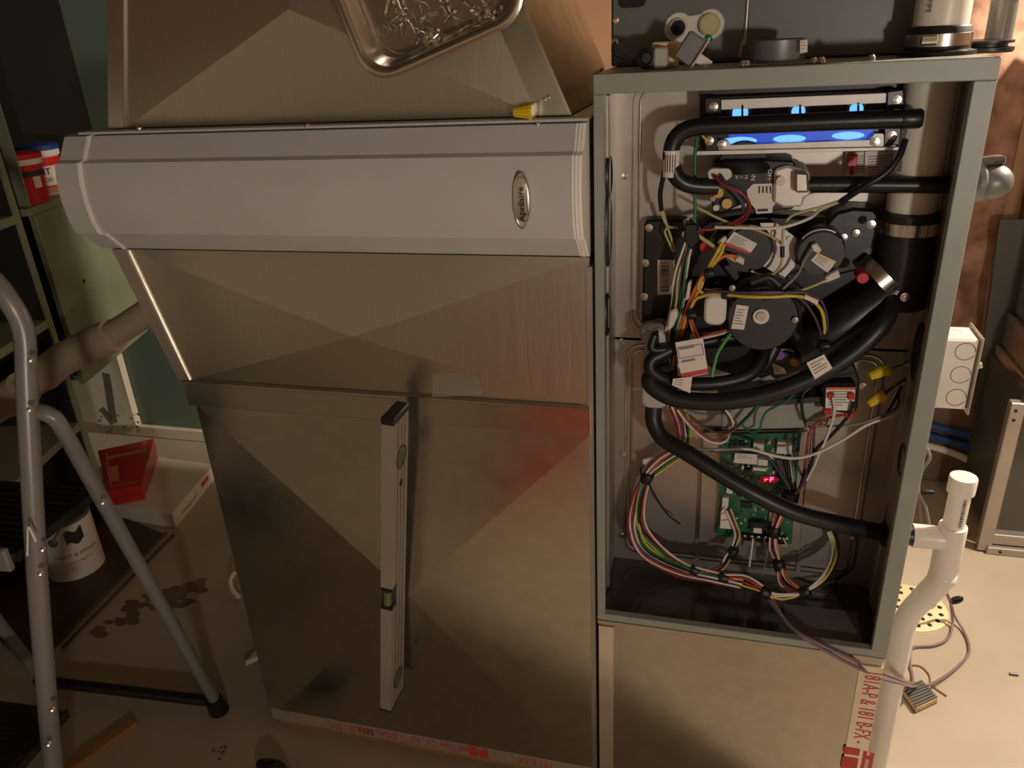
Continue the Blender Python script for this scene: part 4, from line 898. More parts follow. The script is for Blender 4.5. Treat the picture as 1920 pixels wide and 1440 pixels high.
# flue collar with plugged opening on the furnace top
fc = thing('flue_collar', (.05, .07, FZ1), 'short grey round vent collar with a flange on the furnace top', 'vent collar')
fcx, fcy, fcr = P(1458, 95, .075).x, .075, PXR(1458, 95, .03, 54)
G().lathe((fcx, fcy, FZ1 + .0005), (0, 0, 1), [(fcr * 1.28, 0), (fcr * 1.28, .0025), (fcr * 1.02, .003), (fcr, .005), (fcr, .026), (fcr * .93, .027), (fcr * .92, .006)], 40).build('collar_ring', 'lead_grey', fc)
sticker([(1500, 76), (1514, 74), (1514, 98), (1500, 100)], fc, 'label', .04, 3)
G().box(fcx - fcr * 1.4, fcx + fcr * 1.5, .03, .1, FZ1 + .0002, FZ1 + .002).build('collar_plate', 'grey_paint', fc, bevel=.0005)
for px, py in ((1395, 88), (1400, 106), (1527, 98), (1541, 105), (1633, 110)):
    p = P(px, py, .03); G().lathe((p.x, .028, FZ1 + .001), (0, 0, 1), [(.005, 0), (.005, .003), (.003, .006)], 10).build('screw', 'bright_steel', fc)
# loose sensor parts left on the furnace top
sw = thing('relay_block', P(1240, 115, .05), 'small beige relay block with plug lying on the furnace top', 'relay')
zf = FZ1 + .0004
def topbox(px0, px1, py_top, y0, y1, name, m, par, bev=.002):
    a, b = P(px0, py_top, y0), P(px1, py_top, y0)
    return G().box(a.x, b.x, y0, y1, zf, max(zf + .006, a.z)).build(name, m, par, bevel=bev)
topbox(1226, 1252, 90, .04, .07, 'relay_case', 'trap_grey', sw); topbox(1222, 1272, 80, .072, .10, 'relay_socket', 'drain_beige', sw)
p = P(1213, 112, .05); G().lathe((p.x, .06, p.z + .002), (0, -1, 0), [(.012, 0), (.013, .004), (.013, .016), (.008, .018), (.006, .014)], 18).build('cable_plug', 'black_rubber', sw)
G().tube([Vector((p.x, .06, p.z)), P(1190, 112, .06), P(1165, 106, .06), P(1150, 98, .06), P(1153, 80, .07)], .0025, 8).build('lead', 'wire_black', sw, 60)
ls = thing('limit_switch', P(1295, 115, .04), 'grey metal limit switch with green ground screw tilted on the furnace top', 'switch')
A_ = Vector((.55, 0, .83)).normalized(); B_ = Vector((.83, 0, -.55)).normalized()
c = P(1294, 96, .045); c.z = max(c.z, zf + .022)
G().obox(c, A_ * .017, Vector((0, .012, 0)), B_ * .012).build('switch_case', 'lead_grey', ls, bevel=.002)
G().obox(c + B_ * .014, A_ * .019, Vector((0, .013, 0)), B_ * .001).build('mount_plate', 'bright_steel', ls)
G().obox(c + B_ * .023 - A_ * .004, A_ * .006, Vector((0, .003, 0)), B_ * .009).build('spade_terminal', 'connector_white', ls, bevel=.001)
mat('green_screw', (60, 150, 110), .3, .5, var=.05)
G().lathe(c + A_ * .018 + B_ * .012, A_, [(.005, 0), (.005, .004), (.002, .006)], 12).build('ground_screw', 'green_screw', ls)

# ================================================================== PIPES right of and above the furnace
vt = thing('vent_pipe', (vx, vy, FZ1), 'white plastic vent pipe rising from a clamped rubber collar on the furnace', 'pipe')
pv = G().lathe((vx, vy, FZ1 + .004), (0, 0, 1), [(.0305, 0), (.0305, 2.418 - FZ1 - .004)], 36).build('pipe', 'pvc_white', vt)
g = G(); wrap_text(g, 'PVC PIPE', vx, vy, .0305, -.72, 1.302, .0058); g.build('lettering', 'ink', pv, 0)
G().lathe((vx, vy, FZ1 + .0005), (0, 0, 1), [(.043, 0), (.043, .004), (.036, .006), (.035, .03), (.0335, .032)], 36).build('rubber_collar', 'black_rubber', vt)
G().lathe((vx, vy, FZ1 + .010), (0, 0, 1), [(.0355, 0), (.0365, .0005), (.0365, .014), (.0355, .0145)], 36).build('hose_clamp', 'bright_steel', vt)
p = P(1738, 76, .075); G().cyl(p + Vector((-.006, 0, 0)), p + Vector((.01, 0, 0)), .005, n=10).build('clamp_screw', 'bright_steel', vt)
p = P(1868, 90, .2)
cp = thing('clear_tube', (p.x, .2, 1.236), 'clear plastic tube with a black flange beside the vent pipe', 'tube')
G().lathe((p.x, .2, 1.25), (0, 0, 1), [(.0155, 0), (.0155, 1.165)], 24).build('tube', 'clear_plastic', cp)
G().lathe((p.x - .012, .2, 1.236), (0, 0, 1), [(.030, 0), (.032, .002), (.032, .006), (.024, .007), (.024, .010), (.031, .011), (.031, .014), (.016, .016)], 32).build('flange', 'black_rubber', cp)
G().lathe((p.x, .2, 1.296), (0, 0, 1), [(.017, 0), (.018, .002), (.018, .008), (.017, .01)], 24).build('hose_clamp', 'bright_steel', cp)
# gas fitting
p = P(1862, 330, .2)
ge = thing('gas_fitting', (FX1 + .04, .2, p.z - .04), 'rounded grey pipe elbow sticking out of the furnace side', 'pipe fitting')
G().cyl((FX1 + .0005, .2, p.z - .004), (p.x - .01, .2, p.z - .006), .017, n=20).build('nipple', 'lead_grey', ge)
G().sphere((p.x, .2, p.z - .008), .026, 20, 12, (1.0, .9, .92)).build('elbow', 'lead_grey', ge, 60)
G().lathe((p.x - .022, .2, p.z - .008), (1, 0, .1), [(.018, 0), (.027, .003), (.028, .008), (.024, .012)], 20).build('collar', 'lead_grey', ge)
G().lathe((p.x - .006, .205, p.z + .012), (-.1, .3, 1), [(.019, 0), (.021, .003), (.021, .010), (.014, .013)], 8).build('plug_nut', 'dark_sheet', ge)
# junction box with switch
jb = thing('junction_box', (.32, .16, P(1790, 772, .15).z), 'grey steel electrical box with toggle switch on the furnace side', 'junction box')
jz0, jz1 = P(1790, 768, .15).z, P(1790, 636, .15).z; jx1 = P(1828, 690, .15).x
G().box(FX1 + .001, jx1, .15, .205, jz0, jz1).build('box_shell', 'satin_steel', jb, bevel=.003)
G().box(jx1, jx1 + .003, .143, .212, jz0 - .005, jz1 + .005).build('cover_plate', 'galvanized_dull', jb, bevel=.001)
for k in range(3):
    zc = jz1 - (jz1 - jz0) * (k + .5) / 3.05; cxk = (P(1760, 700, .15).x + jx1) / 2 + .006
    G().tube([(cxk + .013 * math.cos(a), .1498, zc + .013 * math.sin(a)) for a in [q_ * math.pi / 14 for q_ in range(27)]], .0005, 5, smooth=False).build('knockout', 'dark_sheet', jb, 60)
G().lathe((cxk - .012, .178, jz1 - .0002), (0, 0, 1), [(.0135, 0), (.0135, .0005), (.0125, .0007), (.0122, .0001), (.0115, .0001), (.0112, .0006), (.001, .0007)], 28).build('knockout', 'satin_steel', jb)
zs_ = P(1848, 686, .18).z
G().obox((jx1 + .009, .178, zs_), (.008, 0, .002), (0, .004, 0), (-.001, 0, .004)).build('toggle', 'cap_beige', jb, bevel=.001)
# drain assembly
DY = .12
dr = thing('condensate_drain', (P(1665, 1438, DY).x, DY, 0), 'white plastic drain tee with capped riser beside the furnace', 'drain pipe')
axc = P(1778, 1010, DY).x + .003; rp = PXR(1795, 950, DY, 21.5); rs_ = rp * 1.32
z_c1, z_c0, z_t1, z_t0 = P(1800, 893, DY).z, P(1798, 922, DY).z, P(1785, 985, DY).z, P(1770, 1066, DY).z
G().lathe((axc, DY, z_c0), (0, 0, 1), [(rp, -.001), (rp * 1.24, 0), (rp * 1.26, z_c1 - z_c0 - .003), (rp * 1.2, z_c1 - z_c0), (rp * .1, z_c1 - z_c0 + .0005)], 32).build('end_cap', 'pvc_white', dr)
rz = G().lathe((axc, DY, z_t1 - .01), (0, 0, 1), [(rp, 0), (rp, z_c0 - z_t1 + .012)], 32).build('riser_pipe', 'pvc_white', dr)
g = G(); rb = random.Random(4); zz = z_t1 + .006
while zz < z_c0 - .004:
    h = rb.choice((.0008, .0012, .002)); g.rings([[Vector((axc + math.sin(a) * (rp + .0004), DY - math.cos(a) * (rp + .0004), zq)) for a in (.10, .25, .40)] for zq in (zz, zz + h)], False, False, closed=False); zz += h + rb.choice((.0008, .0014))
g.build('barcode', 'ink', rz, 0)
g = G(); g.lathe((axc, DY, z_t0), (0, 0, 1), [(rs_ * .94, -.002), (rs_, 0), (rs_, z_t1 - z_t0 - .004), (rs_ * .97, z_t1 - z_t0)], 32)
zh = P(1735, 1006, DY).z; g.lathe((axc, DY, zh), (-1, 0, 0), [(rs_ * .9, .0), (rs_ * .92, .052), (rs_ * .88, .054)], 28); g.build('tee', 'pvc_white', dr, 40)
G().lathe((FX1 + .0005, DY, zh), (1, 0, 0), [(rs_ * .8, 0), (rs_ * .8, axc - .053 - FX1)], 28).build('rubber_stub', 'black_rubber', dr)
ex = P(1690, 1150, DY); bx = max(.300, P(1642, 1438, DY).x)
ez = P(1688, 1165, DY).z
p1_, p2_ = Vector((axc, DY, z_t0 + .002)), Vector((axc, DY, z_t0 - .02))
p3_ = Vector((axc - .022, DY, z_t0 - .046)); p4_ = Vector((bx + .02, DY, ez + .005)); p5_ = Vector((bx, DY, ez - .035)); p6_ = Vector((bx, DY, .002))
G().lathe(p2_ + Vector((0, 0, -.004)), (0, 0, 1), [(rs_ * .95, 0), (rs_ * 1.02, .003), (rs_ * 1.02, .013), (rs_ * .95, .016)], 32).build('elbow_socket', 'pvc_white', dr)
q1 = Vector((axc, DY, z_t0 - .022)); q2 = Vector((bx, DY, ez + .012)); dq = (q2 - q1).normalized()
G().tube(fillet([p1_, q1, q1.lerp(q2, .5)], .03), rs_ * .93, 26, smooth=False).build('elbow', 'pvc_white', dr, 60)
G().lathe(q1.lerp(q2, .47), dq, [(rs_ * .93, -.004), (rs_ * 1.0, -.003), (rs_ * 1.0, .004), (rs_ * .9, .005)], 28).build('elbow_socket', 'pvc_white', dr)
G().tube(fillet([q1.lerp(q2, .42), q2, p6_], .03), rs_ * .88, 26, smooth=False).build('down_pipe', 'pvc_white', dr, 60)
# floor drain cover
dcx = PZ(1716, 1140, 0); fr = .085
fd = tag(G().lathe((dcx.x - .015, dcx.y, 0), (0, 0, 1), [(fr, 0), (fr, .002), (fr * .94, .004), (.001, .0045)], 40).build('floor_drain_cover', 'drain_beige'), 'round beige perforated floor drain cover behind the drain pipe', 'drain cover')
for ring_, n in ((.9, 16), (.62, 11), (.34, 6)):
    for i in range(n):
        a = 2 * math.pi * i / n + ring_; q = fd.location + Vector((math.cos(a) * fr * ring_ * .9, math.sin(a) * fr * ring_ * .9, .0042))
        G().lathe(q, (0, 0, 1), [(.0055, 0), (.0055, .0005)], 12).build('drain_hole', 'hole_dark', fd)
# ribbed pad
q = [PZ(*p, .018) for p in ((1690, 1287), (1719, 1326), (1759, 1307), (1728, 1274))]
pd = thing('vibration_pad', (sum(q, Vector()) / 4).to_2d().to_3d(), 'small ribbed rubber and cork pad lying on the concrete floor', 'pad')
G().prism([Vector((p.x, p.y, .004)) for p in q], (0, 0, .010)).build('cork_core', 'cork', pd)
G().prism([Vector((p.x, p.y, 0)) for p in q], (0, 0, .004)).build('rubber_sole', 'rib_rubber', pd)
for k in range(8):
    s0_, s1_ = (k + .1) / 8, (k + .72) / 8
    pp = [q[0].lerp(q[1], s0_), q[3].lerp(q[2], s0_), q[3].lerp(q[2], s1_), q[0].lerp(q[1], s1_)]
    G().prism([Vector((p.x, p.y, .014)) for p in pp], (0, 0, .004)).build('rib', 'rib_rubber', pd)
# floor bits
tag(G().cyl(PZ(1893, 1263, .003), PZ(1909, 1265, .003), .003, n=8).build('metal_pin', 'dark_sheet'), 'tiny dark metal pin lying on the bright floor', 'pin')
tag(G().tube([PZ(1698, 1247, .002), PZ(1725, 1249, .002), PZ(1742, 1265, .002), PZ(1748, 1285, .002), PZ(1775, 1305, .002)], .002, 6).build('string', 'wood_lath', smooth=60), 'thin tan fibre string curling behind the ribbed pad', 'string')

# blue pipes, white pipe and hanging thin cables behind
for pa, pm, pb in (((1600, 772), (1740, 797), (1960, 856)), ((1600, 790), (1740, 816), (1960, 878))):
    tag(G().tube([P(*pa, 1.236), P(*pm, 1.236), P(*pb, 1.236)], .011, 14).build('water_pipe', 'pex_blue', smooth=60), 'blue plastic water pipe crossing behind the furnace', 'pipe', 'blue pipes behind the furnace')
tag(G().tube([P(1600, 821, 1.237), P(1690, 827, 1.237), P(1750, 838, 1.237), P(1800, 855, 1.237), P(1850, 881, 1.237), P(1950, 939, 1.237)], .011, 14).build('drain_tubing', 'pvc_white', smooth=60), 'white plastic tubing sagging below the two blue pipes', 'pipe')
hc = thing('hanging_cables', PZ(1745, 1060, 0), 'two thin grey cables hanging behind the white drain tee', 'cable')
G().tube([P(1738, 840, .5), P(1743, 860, .5), P(1728, 885, .5), P(1722, 920, .5), P(1735, 950, .5), P(1743, 990, .5)], .0035, 8).build('conductor', 'wire_grey', hc, 60)
G().tube([P(1720, 910, .5), P(1724, 940, .5), P(1728, 990, .5)], .0035, 8).build('conductor', 'wire_mauve', hc, 60)
p = P(1740, 924, .5); G().tube([p + Vector((math.cos(a) * .012, 0, math.sin(a) * .004)) for a in [k * math.pi / 5 for k in range(11)]], .003, 8, 3).build('cable_tie', 'black_rubber', hc, 60)

# ================================================================== RIGHT METAL UNIT
mu = thing('metal_cabinet', (.95, 1.05, 0), 'dark sheet metal cabinet with bright galvanized corner frame by the insulated wall', 'cabinet')
ux = P(1836, 1015, .9).x
G().box(ux + .03, 1.5, .93, 1.19, .03, .44).build('inset_panel', 'dark_sheet', mu)
G().box(ux, ux + .032, .9, .925, .004, .43).build('corner_post', 'galvanized_dull', mu, bevel=.002)
G().box(ux + .02, 1.5, .892, .93, .0, .022).build('bottom_rail', 'galvanized_dull', mu, bevel=.002)
G().box(ux + .028, 1.5, .905, .95, .024, .055).build('bottom_rail', 'galvanized_dull', mu, bevel=.002)
G().box(ux + .035, 1.5, .90, 1.19, .42, .47).build('top_rail', 'bright_steel', mu, bevel=.004)
G().box(ux + .045, 1.5, .91, 1.19, .47, .56).build('upper_box', 'galvanized', mu, bevel=.004)
G().box(ux + .06, 1.5, .93, 1.19, .56, 1.3).build('upper_panel', 'galvanized', mu, bevel=.003)
for z_ in (.41, .385): G().lathe((ux + .012, .8995, z_), (0, -1, 0), [(.004, 0), (.004, .0008)], 12).build('post_hole', 'hole_dark', mu)
G().lathe((ux + .05, .8915, .011), (0, -1, 0), [(.004, 0), (.004, .0008)], 12).build('post_hole', 'hole_dark', mu)
sx0, sx1 = P(1812, 900, 1.21).x, P(1872, 420, 1.21).x
tag(G().hexa([(sx0, 1.205, .0), (1.45, 1.205, .0), (1.45, 1.22, .0), (sx0, 1.22, .0)], [(sx1, 1.205, .80), (1.45, 1.205, .80), (1.45, 1.22, .80), (sx1, 1.22, .80)]).build('sheet_panel', 'dark_sheet'), 'dark grey sheet panel standing behind the metal cabinet', 'panel')

# ================================================================== LEFT: shelving, tubs, boxes, ladder
S0 = Vector((-1.776, .623, 0)); SD = Vector((-.277, .961, 0)).normalized(); SN = Vector((.961, .277, 0)).normalized()
def SW(s_, d, z): return S0 + SD * s_ - SN * d + Vector((0, 0, z))   # s along the front, d depth behind the front plane
def sbox(s0_, s1_, d0, d1, z0, z1): return G().hexa([SW(s0_, d0, z0), SW(s1_, d0, z0), SW(s1_, d1, z0), SW(s0_, d1, z0)], [SW(s0_, d0, z1), SW(s1_, d0, z1), SW(s1_, d1, z1), SW(s0_, d1, z1)])
sa = thing('bookcase', SW(-.5, .15, 0), 'olive painted bookcase with open shelves behind the step ladder', 'bookcase')
sbox(-.022, 0, .006, .3, 0, 2.0).build('side_panel', 'shelf_unlit', sa)  # inner face coloured dark to stand for interior shade
sbox(-.022, 0, 0, .006, 0, 2.0).build('edge_strip', 'olive_paint', sa)
sbox(-1.0, -.978, 0, .3, 0, 2.0).build('side_panel', 'olive_paint', sa)
sbox(-.978, -.022, .29, .3, 0, 2.0).build('back_panel', 'shelf_unlit', sa)
for z_ in (.31, .625, .91, 1.23, 1.6, 1.98): sbox(-.978, -.022, .002, .29, z_, z_ + .022).build('shelf', 'olive_paint', sa)
sb = thing('wall_cabinet', SW(.29, .15, .42), 'olive wall cabinet with a blank lower door and open shelf of tubs', 'cabinet')
sbox(.055, .062, 0, .28, .94, 2.0).build('side_panel', 'olive_paint', sb)
sbox(.515, .54, -.004, .28, .42, 2.0).build('side_panel', 'shelf_unlit', sb)
sbox(.515, .54, -.010, -.004, .42, 2.0).build('edge_strip', 'olive_paint', sb)
dp = sbox(.055, .512, -.004, .014, .42, .916).build('door', 'olive_paint', sb, bevel=.002)
sbox(.055, .515, .27, .28, .42, 2.0).build('back_panel', 'shelf_unlit', sb)
sbox(.03, .515, -.006, .27, .918, .937).build('shelf', 'olive_paint', sb)
sbox(.075, .515, .0, .27, 1.98, 2.0).build('shelf', 'olive_paint', sb)
sbox(.075, .515, .0, .27, .425, .44).build('shelf', 'olive_paint', sb)
c = P(136, 559, .8); q = SW(.2, -.0045, .69); G().lathe(q, SN, [(.006, 0), (.006, .001)], 12).build('knob_hole', 'hole_dark', dp)
def tub(s_, d, label, rimcol, bodycols, txt, h=.115, r=.052):
    c = SW(s_, d, .9375); tt = thing('tub', c, label, 'tub', None)
    G().lathe(c, (0, 0, 1), [(r * .86, 0), (r * .9, .004), (r * .97, h * .82)], 30).build('tub_body', bodycols[0], tt)
    G().lathe(c + Vector((0, 0, h * .82)), (0, 0, 1), [(r, 0), (r * 1.04, .001), (r * 1.04, h * .12), (r * .98, h * .14)], 30).build('rim', 'white_plastic', tt)
    G().lathe(c + Vector((0, 0, h * .945)), (0, 0, 1), [(r * 1.06, 0), (r * 1.06, h * .10), (r * .9, h * .13), (r * .1, h * .12)], 30).build('lid', rimcol, tt)
    def band(z0, z1, m_, a0=-1.6, a1=1.6, k=1.0):
        g = G(); f = math.atan2(-1 - c.y, 0 - c.x); n = 16
        g.rings([[c + Vector((math.cos(f + a0 + (a1 - a0) * i / n) * rr_, math.sin(f + a0 + (a1 - a0) * i / n) * rr_, z)) for i in range(n + 1)] for z, rr_ in ((z0 * h, r * (.9 + .085 * z0) + .0008), (z1 * h, r * (.9 + .085 * z1) + .0008))], False, False, closed=False)
        g.build('label_band', m_, tt, 60)
    for b_ in bodycols[1:]: band(*b_)
    if txt:
        g = G(); f = math.atan2(-1 - c.y, 0 - c.x)
        for line, z_, hh in txt:
            vs, fs = text_geo(line); kk = hh / .7
            g.add([c + Vector((math.cos(f + v.x * kk / r) * (r * .98 + .0008), math.sin(f + v.x * kk / r) * (r * .98 + .0008), z_ * h + v.y * kk)) for v in vs], fs)
        g.build('lettering', 'ink', tt, 0)
tub(.125, .045, 'red tub with a dark stripe and white rim on the cabinet shelf', 'red_tub', ['red_tub', (.58, .7, 'ink'), (.06, .42, 'pale_board', -.7, -.1), (.34, .58, 'white_plastic', .5, .9)], None, h=.125, r=.062)
tub(.285, .075, 'white tub with red band and black lettering, blue lid', 'blue_plastic', ['white_plastic', (.62, .8, 'red_tub'), (.02, .16, 'wood_lath'), (.16, .2, 'red_tub')], [('RNT', .50, .018), ('WOOD', .33, .011)], h=.13, r=.058)
# arrow board on the painted wall
ab = tag(G().box(-2.44, -2.05, 1.085, 1.113, .046, .62).build('wall_board', 'pale_board'), 'pale board with a grey painted arrow on the green wall', 'board')
g = G(); y_ = 1.0845
def bar(p, q_, w):
    a, b = P(*p, y_), P(*q_, y_); n = (b - a).normalized().cross(Vector((0, 1, 0))) * w; g.prism([a - n, b - n, b + n, a + n], (0, .0004, 0))
bar((199, 700), (213, 792), .016); bar((213, 795), (190, 765), .014)
rn = random.Random(5)
for k in range(26):
    p = P(rn.uniform(185, 262), rn.uniform(768, 812), y_); g.lathe(p, (0, -1, 0), [(rn.uniform(.002, .007), 0), (.001, .0003)], 7)
g.build('painted_arrow', 'spray_grey', ab, 0)
# boxes on the floor
def obx(pts, z0, z1): return G().hexa([Vector((p.x, p.y, z0)) for p in pts], [Vector((p.x, p.y, z1)) for p in pts])
qb = [PZ(206, 943, .055), PZ(322, 962, .055), PZ(400, 868, .055), PZ(292, 850, .055)]
qb[3] = qb[0] + (qb[2] - qb[1])
wbx = obx(qb, 0, .05).build('flat_box', 'white_card', bevel=.002); tag(wbx, 'flat white carton on the floor under the red box', 'box')
g = G(); a, b = qb[1], qb[2]; un = (b - a).normalized(); nn = Vector((un.y, -un.x, 0))
add_text(g, 'Underground', a + un * .1 + nn * .0006 + Vector((0, 0, -.033)), un, (0, 0, 1), .014)
g.build('lettering', 'spray_grey', wbx, 0)
g = G(); g.prism([a + un * .19 + nn * .0008 + Vector((0, 0, z_)) for z_ in (-.015,)] + [a + un * .24 + nn * .0008 + Vector((0, 0, -.015)), a + un * .24 + nn * .0008 + Vector((0, 0, -.03)), a + un * .19 + nn * .0008 + Vector((0, 0, -.03))], nn * .0003); g.build('print_mark', 'ink_red', wbx, 0)
qr = [PZ(200, 915, .115), PZ(262, 903, .115), PZ(288, 828, .115), PZ(186, 850, .115)]
rbx = thing('red_box', (sum(qr, Vector()) / 4).to_2d().to_3d() + Vector((0, 0, .051)), 'glossy red cardboard box lying on the flat white carton', 'box')
obx(qr, .051, .10).build('box_tray', 'red_card', rbx, bevel=.001)
cen = sum(qr, Vector()) / 4
lid_ = [cen + (p - cen) * 1.03 for p in qr]
G().hexa([Vector((p.x, p.y, .078)) for p in lid_], [Vector((p.x, p.y, .104 + (.02 if i in (2, 3) else 0))) for i, p in enumerate(lid_)]).build('box_lid', 'red_card', rbx, bevel=.001)
def lpt(s_, t_): 
    a = lid_[0].lerp(lid_[1], s_); b = lid_[3].lerp(lid_[2], s_); r_2 = a.lerp(b, t_); return Vector((r_2.x, r_2.y, .1046 + .02 * t_))
g = G()
for s0_, s1_, t0_, t1_ in ((.12, .9, .72, .8), (.1, .35, .2, .55), (.12, .16, .1, .9), (.12, .9, .08, .1)): g.add([lpt(s0_, t0_), lpt(s1_, t0_), lpt(s1_, t1_), lpt(s0_, t1_)], [(0, 1, 2, 3)])
mat('faded_print', (196, 120, 96), .5, var=.2, vscale=30); g.build('lid_print', 'faded_print', rbx, 0)
# diagonal pipe
dpz = thing('waste_pipe', (-1.2, .3, .6), 'beige plastic pipe with an elbow running behind the duct', 'pipe')
pts_ = [P(330, 548, .44), P(290, 577, .43), P(205, 632, .42), P(130, 672, .42), P(70, 716, .40), P(-10, 762, .36)]
G().tube(pts_[:3], PXR(250, 605, .42, 21), 24, 5).build('straight_pipe', 'pvc_beige', dpz, 60)
G().tube([P(212, 628, .42), P(160, 652, .42), P(112, 678, .42), P(80, 706, .41)], PXR(150, 660, .42, 25), 24, 6).build('elbow', 'pvc_beige', dpz, 60)
G().tube([P(90, 698, .41), P(50, 728, .40), P(-40, 790, .36)], PXR(60, 720, .4, 20), 24, 5).build('straight_pipe', 'pvc_beige', dpz, 60)
G().tube([P(45, 728, .40), P(10, 752, .39)], PXR(30, 740, .4, 26), 24, smooth=False).build('coupling', 'pvc_beige', dpz, 60)
# paint can
cp0 = PZ(150, 1085, 0); cp0 = Vector((-1.685, .375, 0)); CH, CR = .17, .072
pcn = thing('paint_can', cp0, 'white paint can with black label patch behind the ladder rail', 'paint can')
G().lathe(cp0, (0, 0, 1), [(CR * .97, 0), (CR, .003), (CR, CH)], 36).build('can_body', 'white_plastic', pcn)
G().lathe(cp0 + Vector((0, 0, CH)), (0, 0, 1), [(CR, 0), (CR * 1.03, .001), (CR * 1.03, .006), (CR * .93, .008), (CR * .92, .002), (.001, .002)], 36).build('rim', 'lead_grey', pcn)
fa = math.atan2(-1 - cp0.y, 0 - cp0.x)
def cpt(a, z, k=.001): return cp0 + Vector((math.cos(fa + a) * (CR + k), math.sin(fa + a) * (CR + k), z))
g = G(); g.rings([[cpt(-.1 + .08 * i, z + .006 * math.sin(i)) for i in range(9)] for z in (CH * .68, CH * .90)], False, False, closed=False); g.build('label_patch', 'ink', pcn, 60)
g = G()
for line, z_, hh in (('PAINT & PRIMER', .48, .011), ('interior eggshell', .36, .007)):
    vs, fs = text_geo(line); kk = hh / .7; g.add([cpt(.15 + v.x * kk / CR, z_ * CH + v.y * kk) for v in vs], fs)
g.build('lettering', 'spray_grey', pcn, 0)
ea = fa - .5; ear = cp0 + Vector((math.cos(ea) * CR, math.sin(ea) * CR, CH * .78)); G().lathe(ear, (math.cos(ea), math.sin(ea), 0), [(.012, 0), (.012, .003), (.006, .006)], 14).build('handle_ear', 'lead_grey', pcn)
ear2 = cp0 - Vector((math.cos(ea) * CR, math.sin(ea) * CR, -CH * .78)); mid_ = cp0 + Vector((math.cos(ea + 1.57) * CR * 1.1, math.sin(ea + 1.57) * CR * 1.1, CH + .03))
G().tube([ear + Vector((0, 0, .005)), ear.lerp(mid_, .5) + Vector((.01, -.02, .02)), mid_, ear2], .0025, 8, 8).build('bail_handle', 'lead_grey', pcn, 60)

# step ladder ---------------------------------------------------------------------------------
foot = PZ(410, 1325, .012)
rail = [PZ(122, 1640, .012), P(100, 1440, -.325), P(84, 1260, -.295), P(70, 1080, -.262), P(57, 860, -.215), P(50, 720, -.185), P(45, 625, -.165)]
SH = Vector((-.42, -.03, 0)).normalized() * .42
top = rail[-1]
arch = [top + Vector((-.006, 0, .045)), top + Vector((-.03, 0, .085)), top + Vector((-.075, 0, .108)), top + SH * .5 + Vector((0, 0, .118)), top + SH + Vector((.075, 0, .108)), top + SH + Vector((.03, 0, .085)), top + SH + Vector((.006, 0, .045)), top + SH]
ld = thing('step_ladder', foot.lerp(rail[0], .5).to_2d().to_3d(), 'grey tubular folding step ladder with black ribbed treads beside the duct', 'ladder')
RL = .0148
G().tube(rail + arch + [p + SH for p in rail[:-1]][::-1], RL, 18, 5).build('front_frame', 'ladder_paint', ld, 60)
def rearleg(off):
    pts = [P(62, 770, -.19), P(92, 778, -.185), P(118, 806, -.175), P(190, 935, -.13), foot.lerp(P(190, 935, -.13), .35), foot]
    return G().tube([p + off for p in pts], RL * .82, 16, 6)
rearleg(Vector((0, 0, 0))).build('rear_leg', 'ladder_paint', ld, 60); rearleg(SH).build('rear_leg', 'ladder_paint', ld, 60)
for o in (Vector(), SH):
    ax_ = (P(190, 935, -.13) - foot).normalized(); G().lathe(foot + o + Vector((0, 0, -.011)), ax_, [(.02, 0), (.021, .01), (.017, .045)], 16).build('rubber_foot', 'black_rubber', ld)
    G().lathe(rail[0] + o + Vector((0, 0, -.011)), (rail[1] - rail[0]), [(.021, 0), (.021, .02), (.018, .04)], 16).build('rubber_foot', 'black_rubber', ld)
G().tube([foot + Vector((0, 0, .014)), foot + SH + Vector((0, 0, .014))], .012, 14, smooth=False).build('rear_bar', 'black_rubber', ld, 60)
def at_z(z):
    for a, b in zip(rail, rail[1:]):
        if a.z <= z <= b.z: return a.lerp(b, (z - a.z) / (b.z - a.z))
DF = Vector((SH.y, -SH.x, 0)).normalized()
if DF.y < 0: DF = -DF
for z_, dep, off in ((.27, .13, -.01), (.61, .19, .07)):
    a = at_z(z_); c = a + SH * .5
    u1 = SH.normalized() * (-.42 / 2 + .018)
    G().obox(c + DF * off, u1, DF * (dep / 2), Vector((0, 0, .006))).build('tread', 'ladder_tread', ld, bevel=.003)
    for k in range(12): G().obox(c + DF * (off - dep / 2 + dep * (k + .5) / 12) + Vector((0, 0, .0075)), u1 * .96, DF * .005, Vector((0, 0, .0018))).build('tread_rib', 'ladder_tread', ld)
    G().obox(c + DF * (off - dep / 2 - .006), u1, DF * .006, Vector((0, 0, .02))).build('tread_lip', 'ladder_paint', ld, bevel=.003)
    for o in (0, 1):
        q = a + SH * o; sgn = 1
        G().obox(q + SH.normalized() * (.012 if not o else -.012) + DF * off, SH.normalized() * .002, DF * (dep / 2), Vector((0, 0, .008))).build('tread_bracket', 'ladder_tread', ld)
for px, py, y_ in ((80, 1030, -.262), (76, 1075, -.27), (98, 1330, -.318), (91, 1395, -.325), (58, 675, -.19), (56, 768, -.21), (193, 942, -.143)):
    c = P(px, py, y_ - .012); G().lathe(c, (CAM - c), [(.0045, 0), (.004, .002), (.001, .003)], 10).build('rivet', 'bright_steel', ld)
g = G(); g.tube([P(p[0], p[1], -.275) for p in ((51, 1042), (52, 1010), (53, 988), (60, 1000), (67, 1015))], .0016, 6); g.build('paint_mark', 'ink_white', ld, 60)
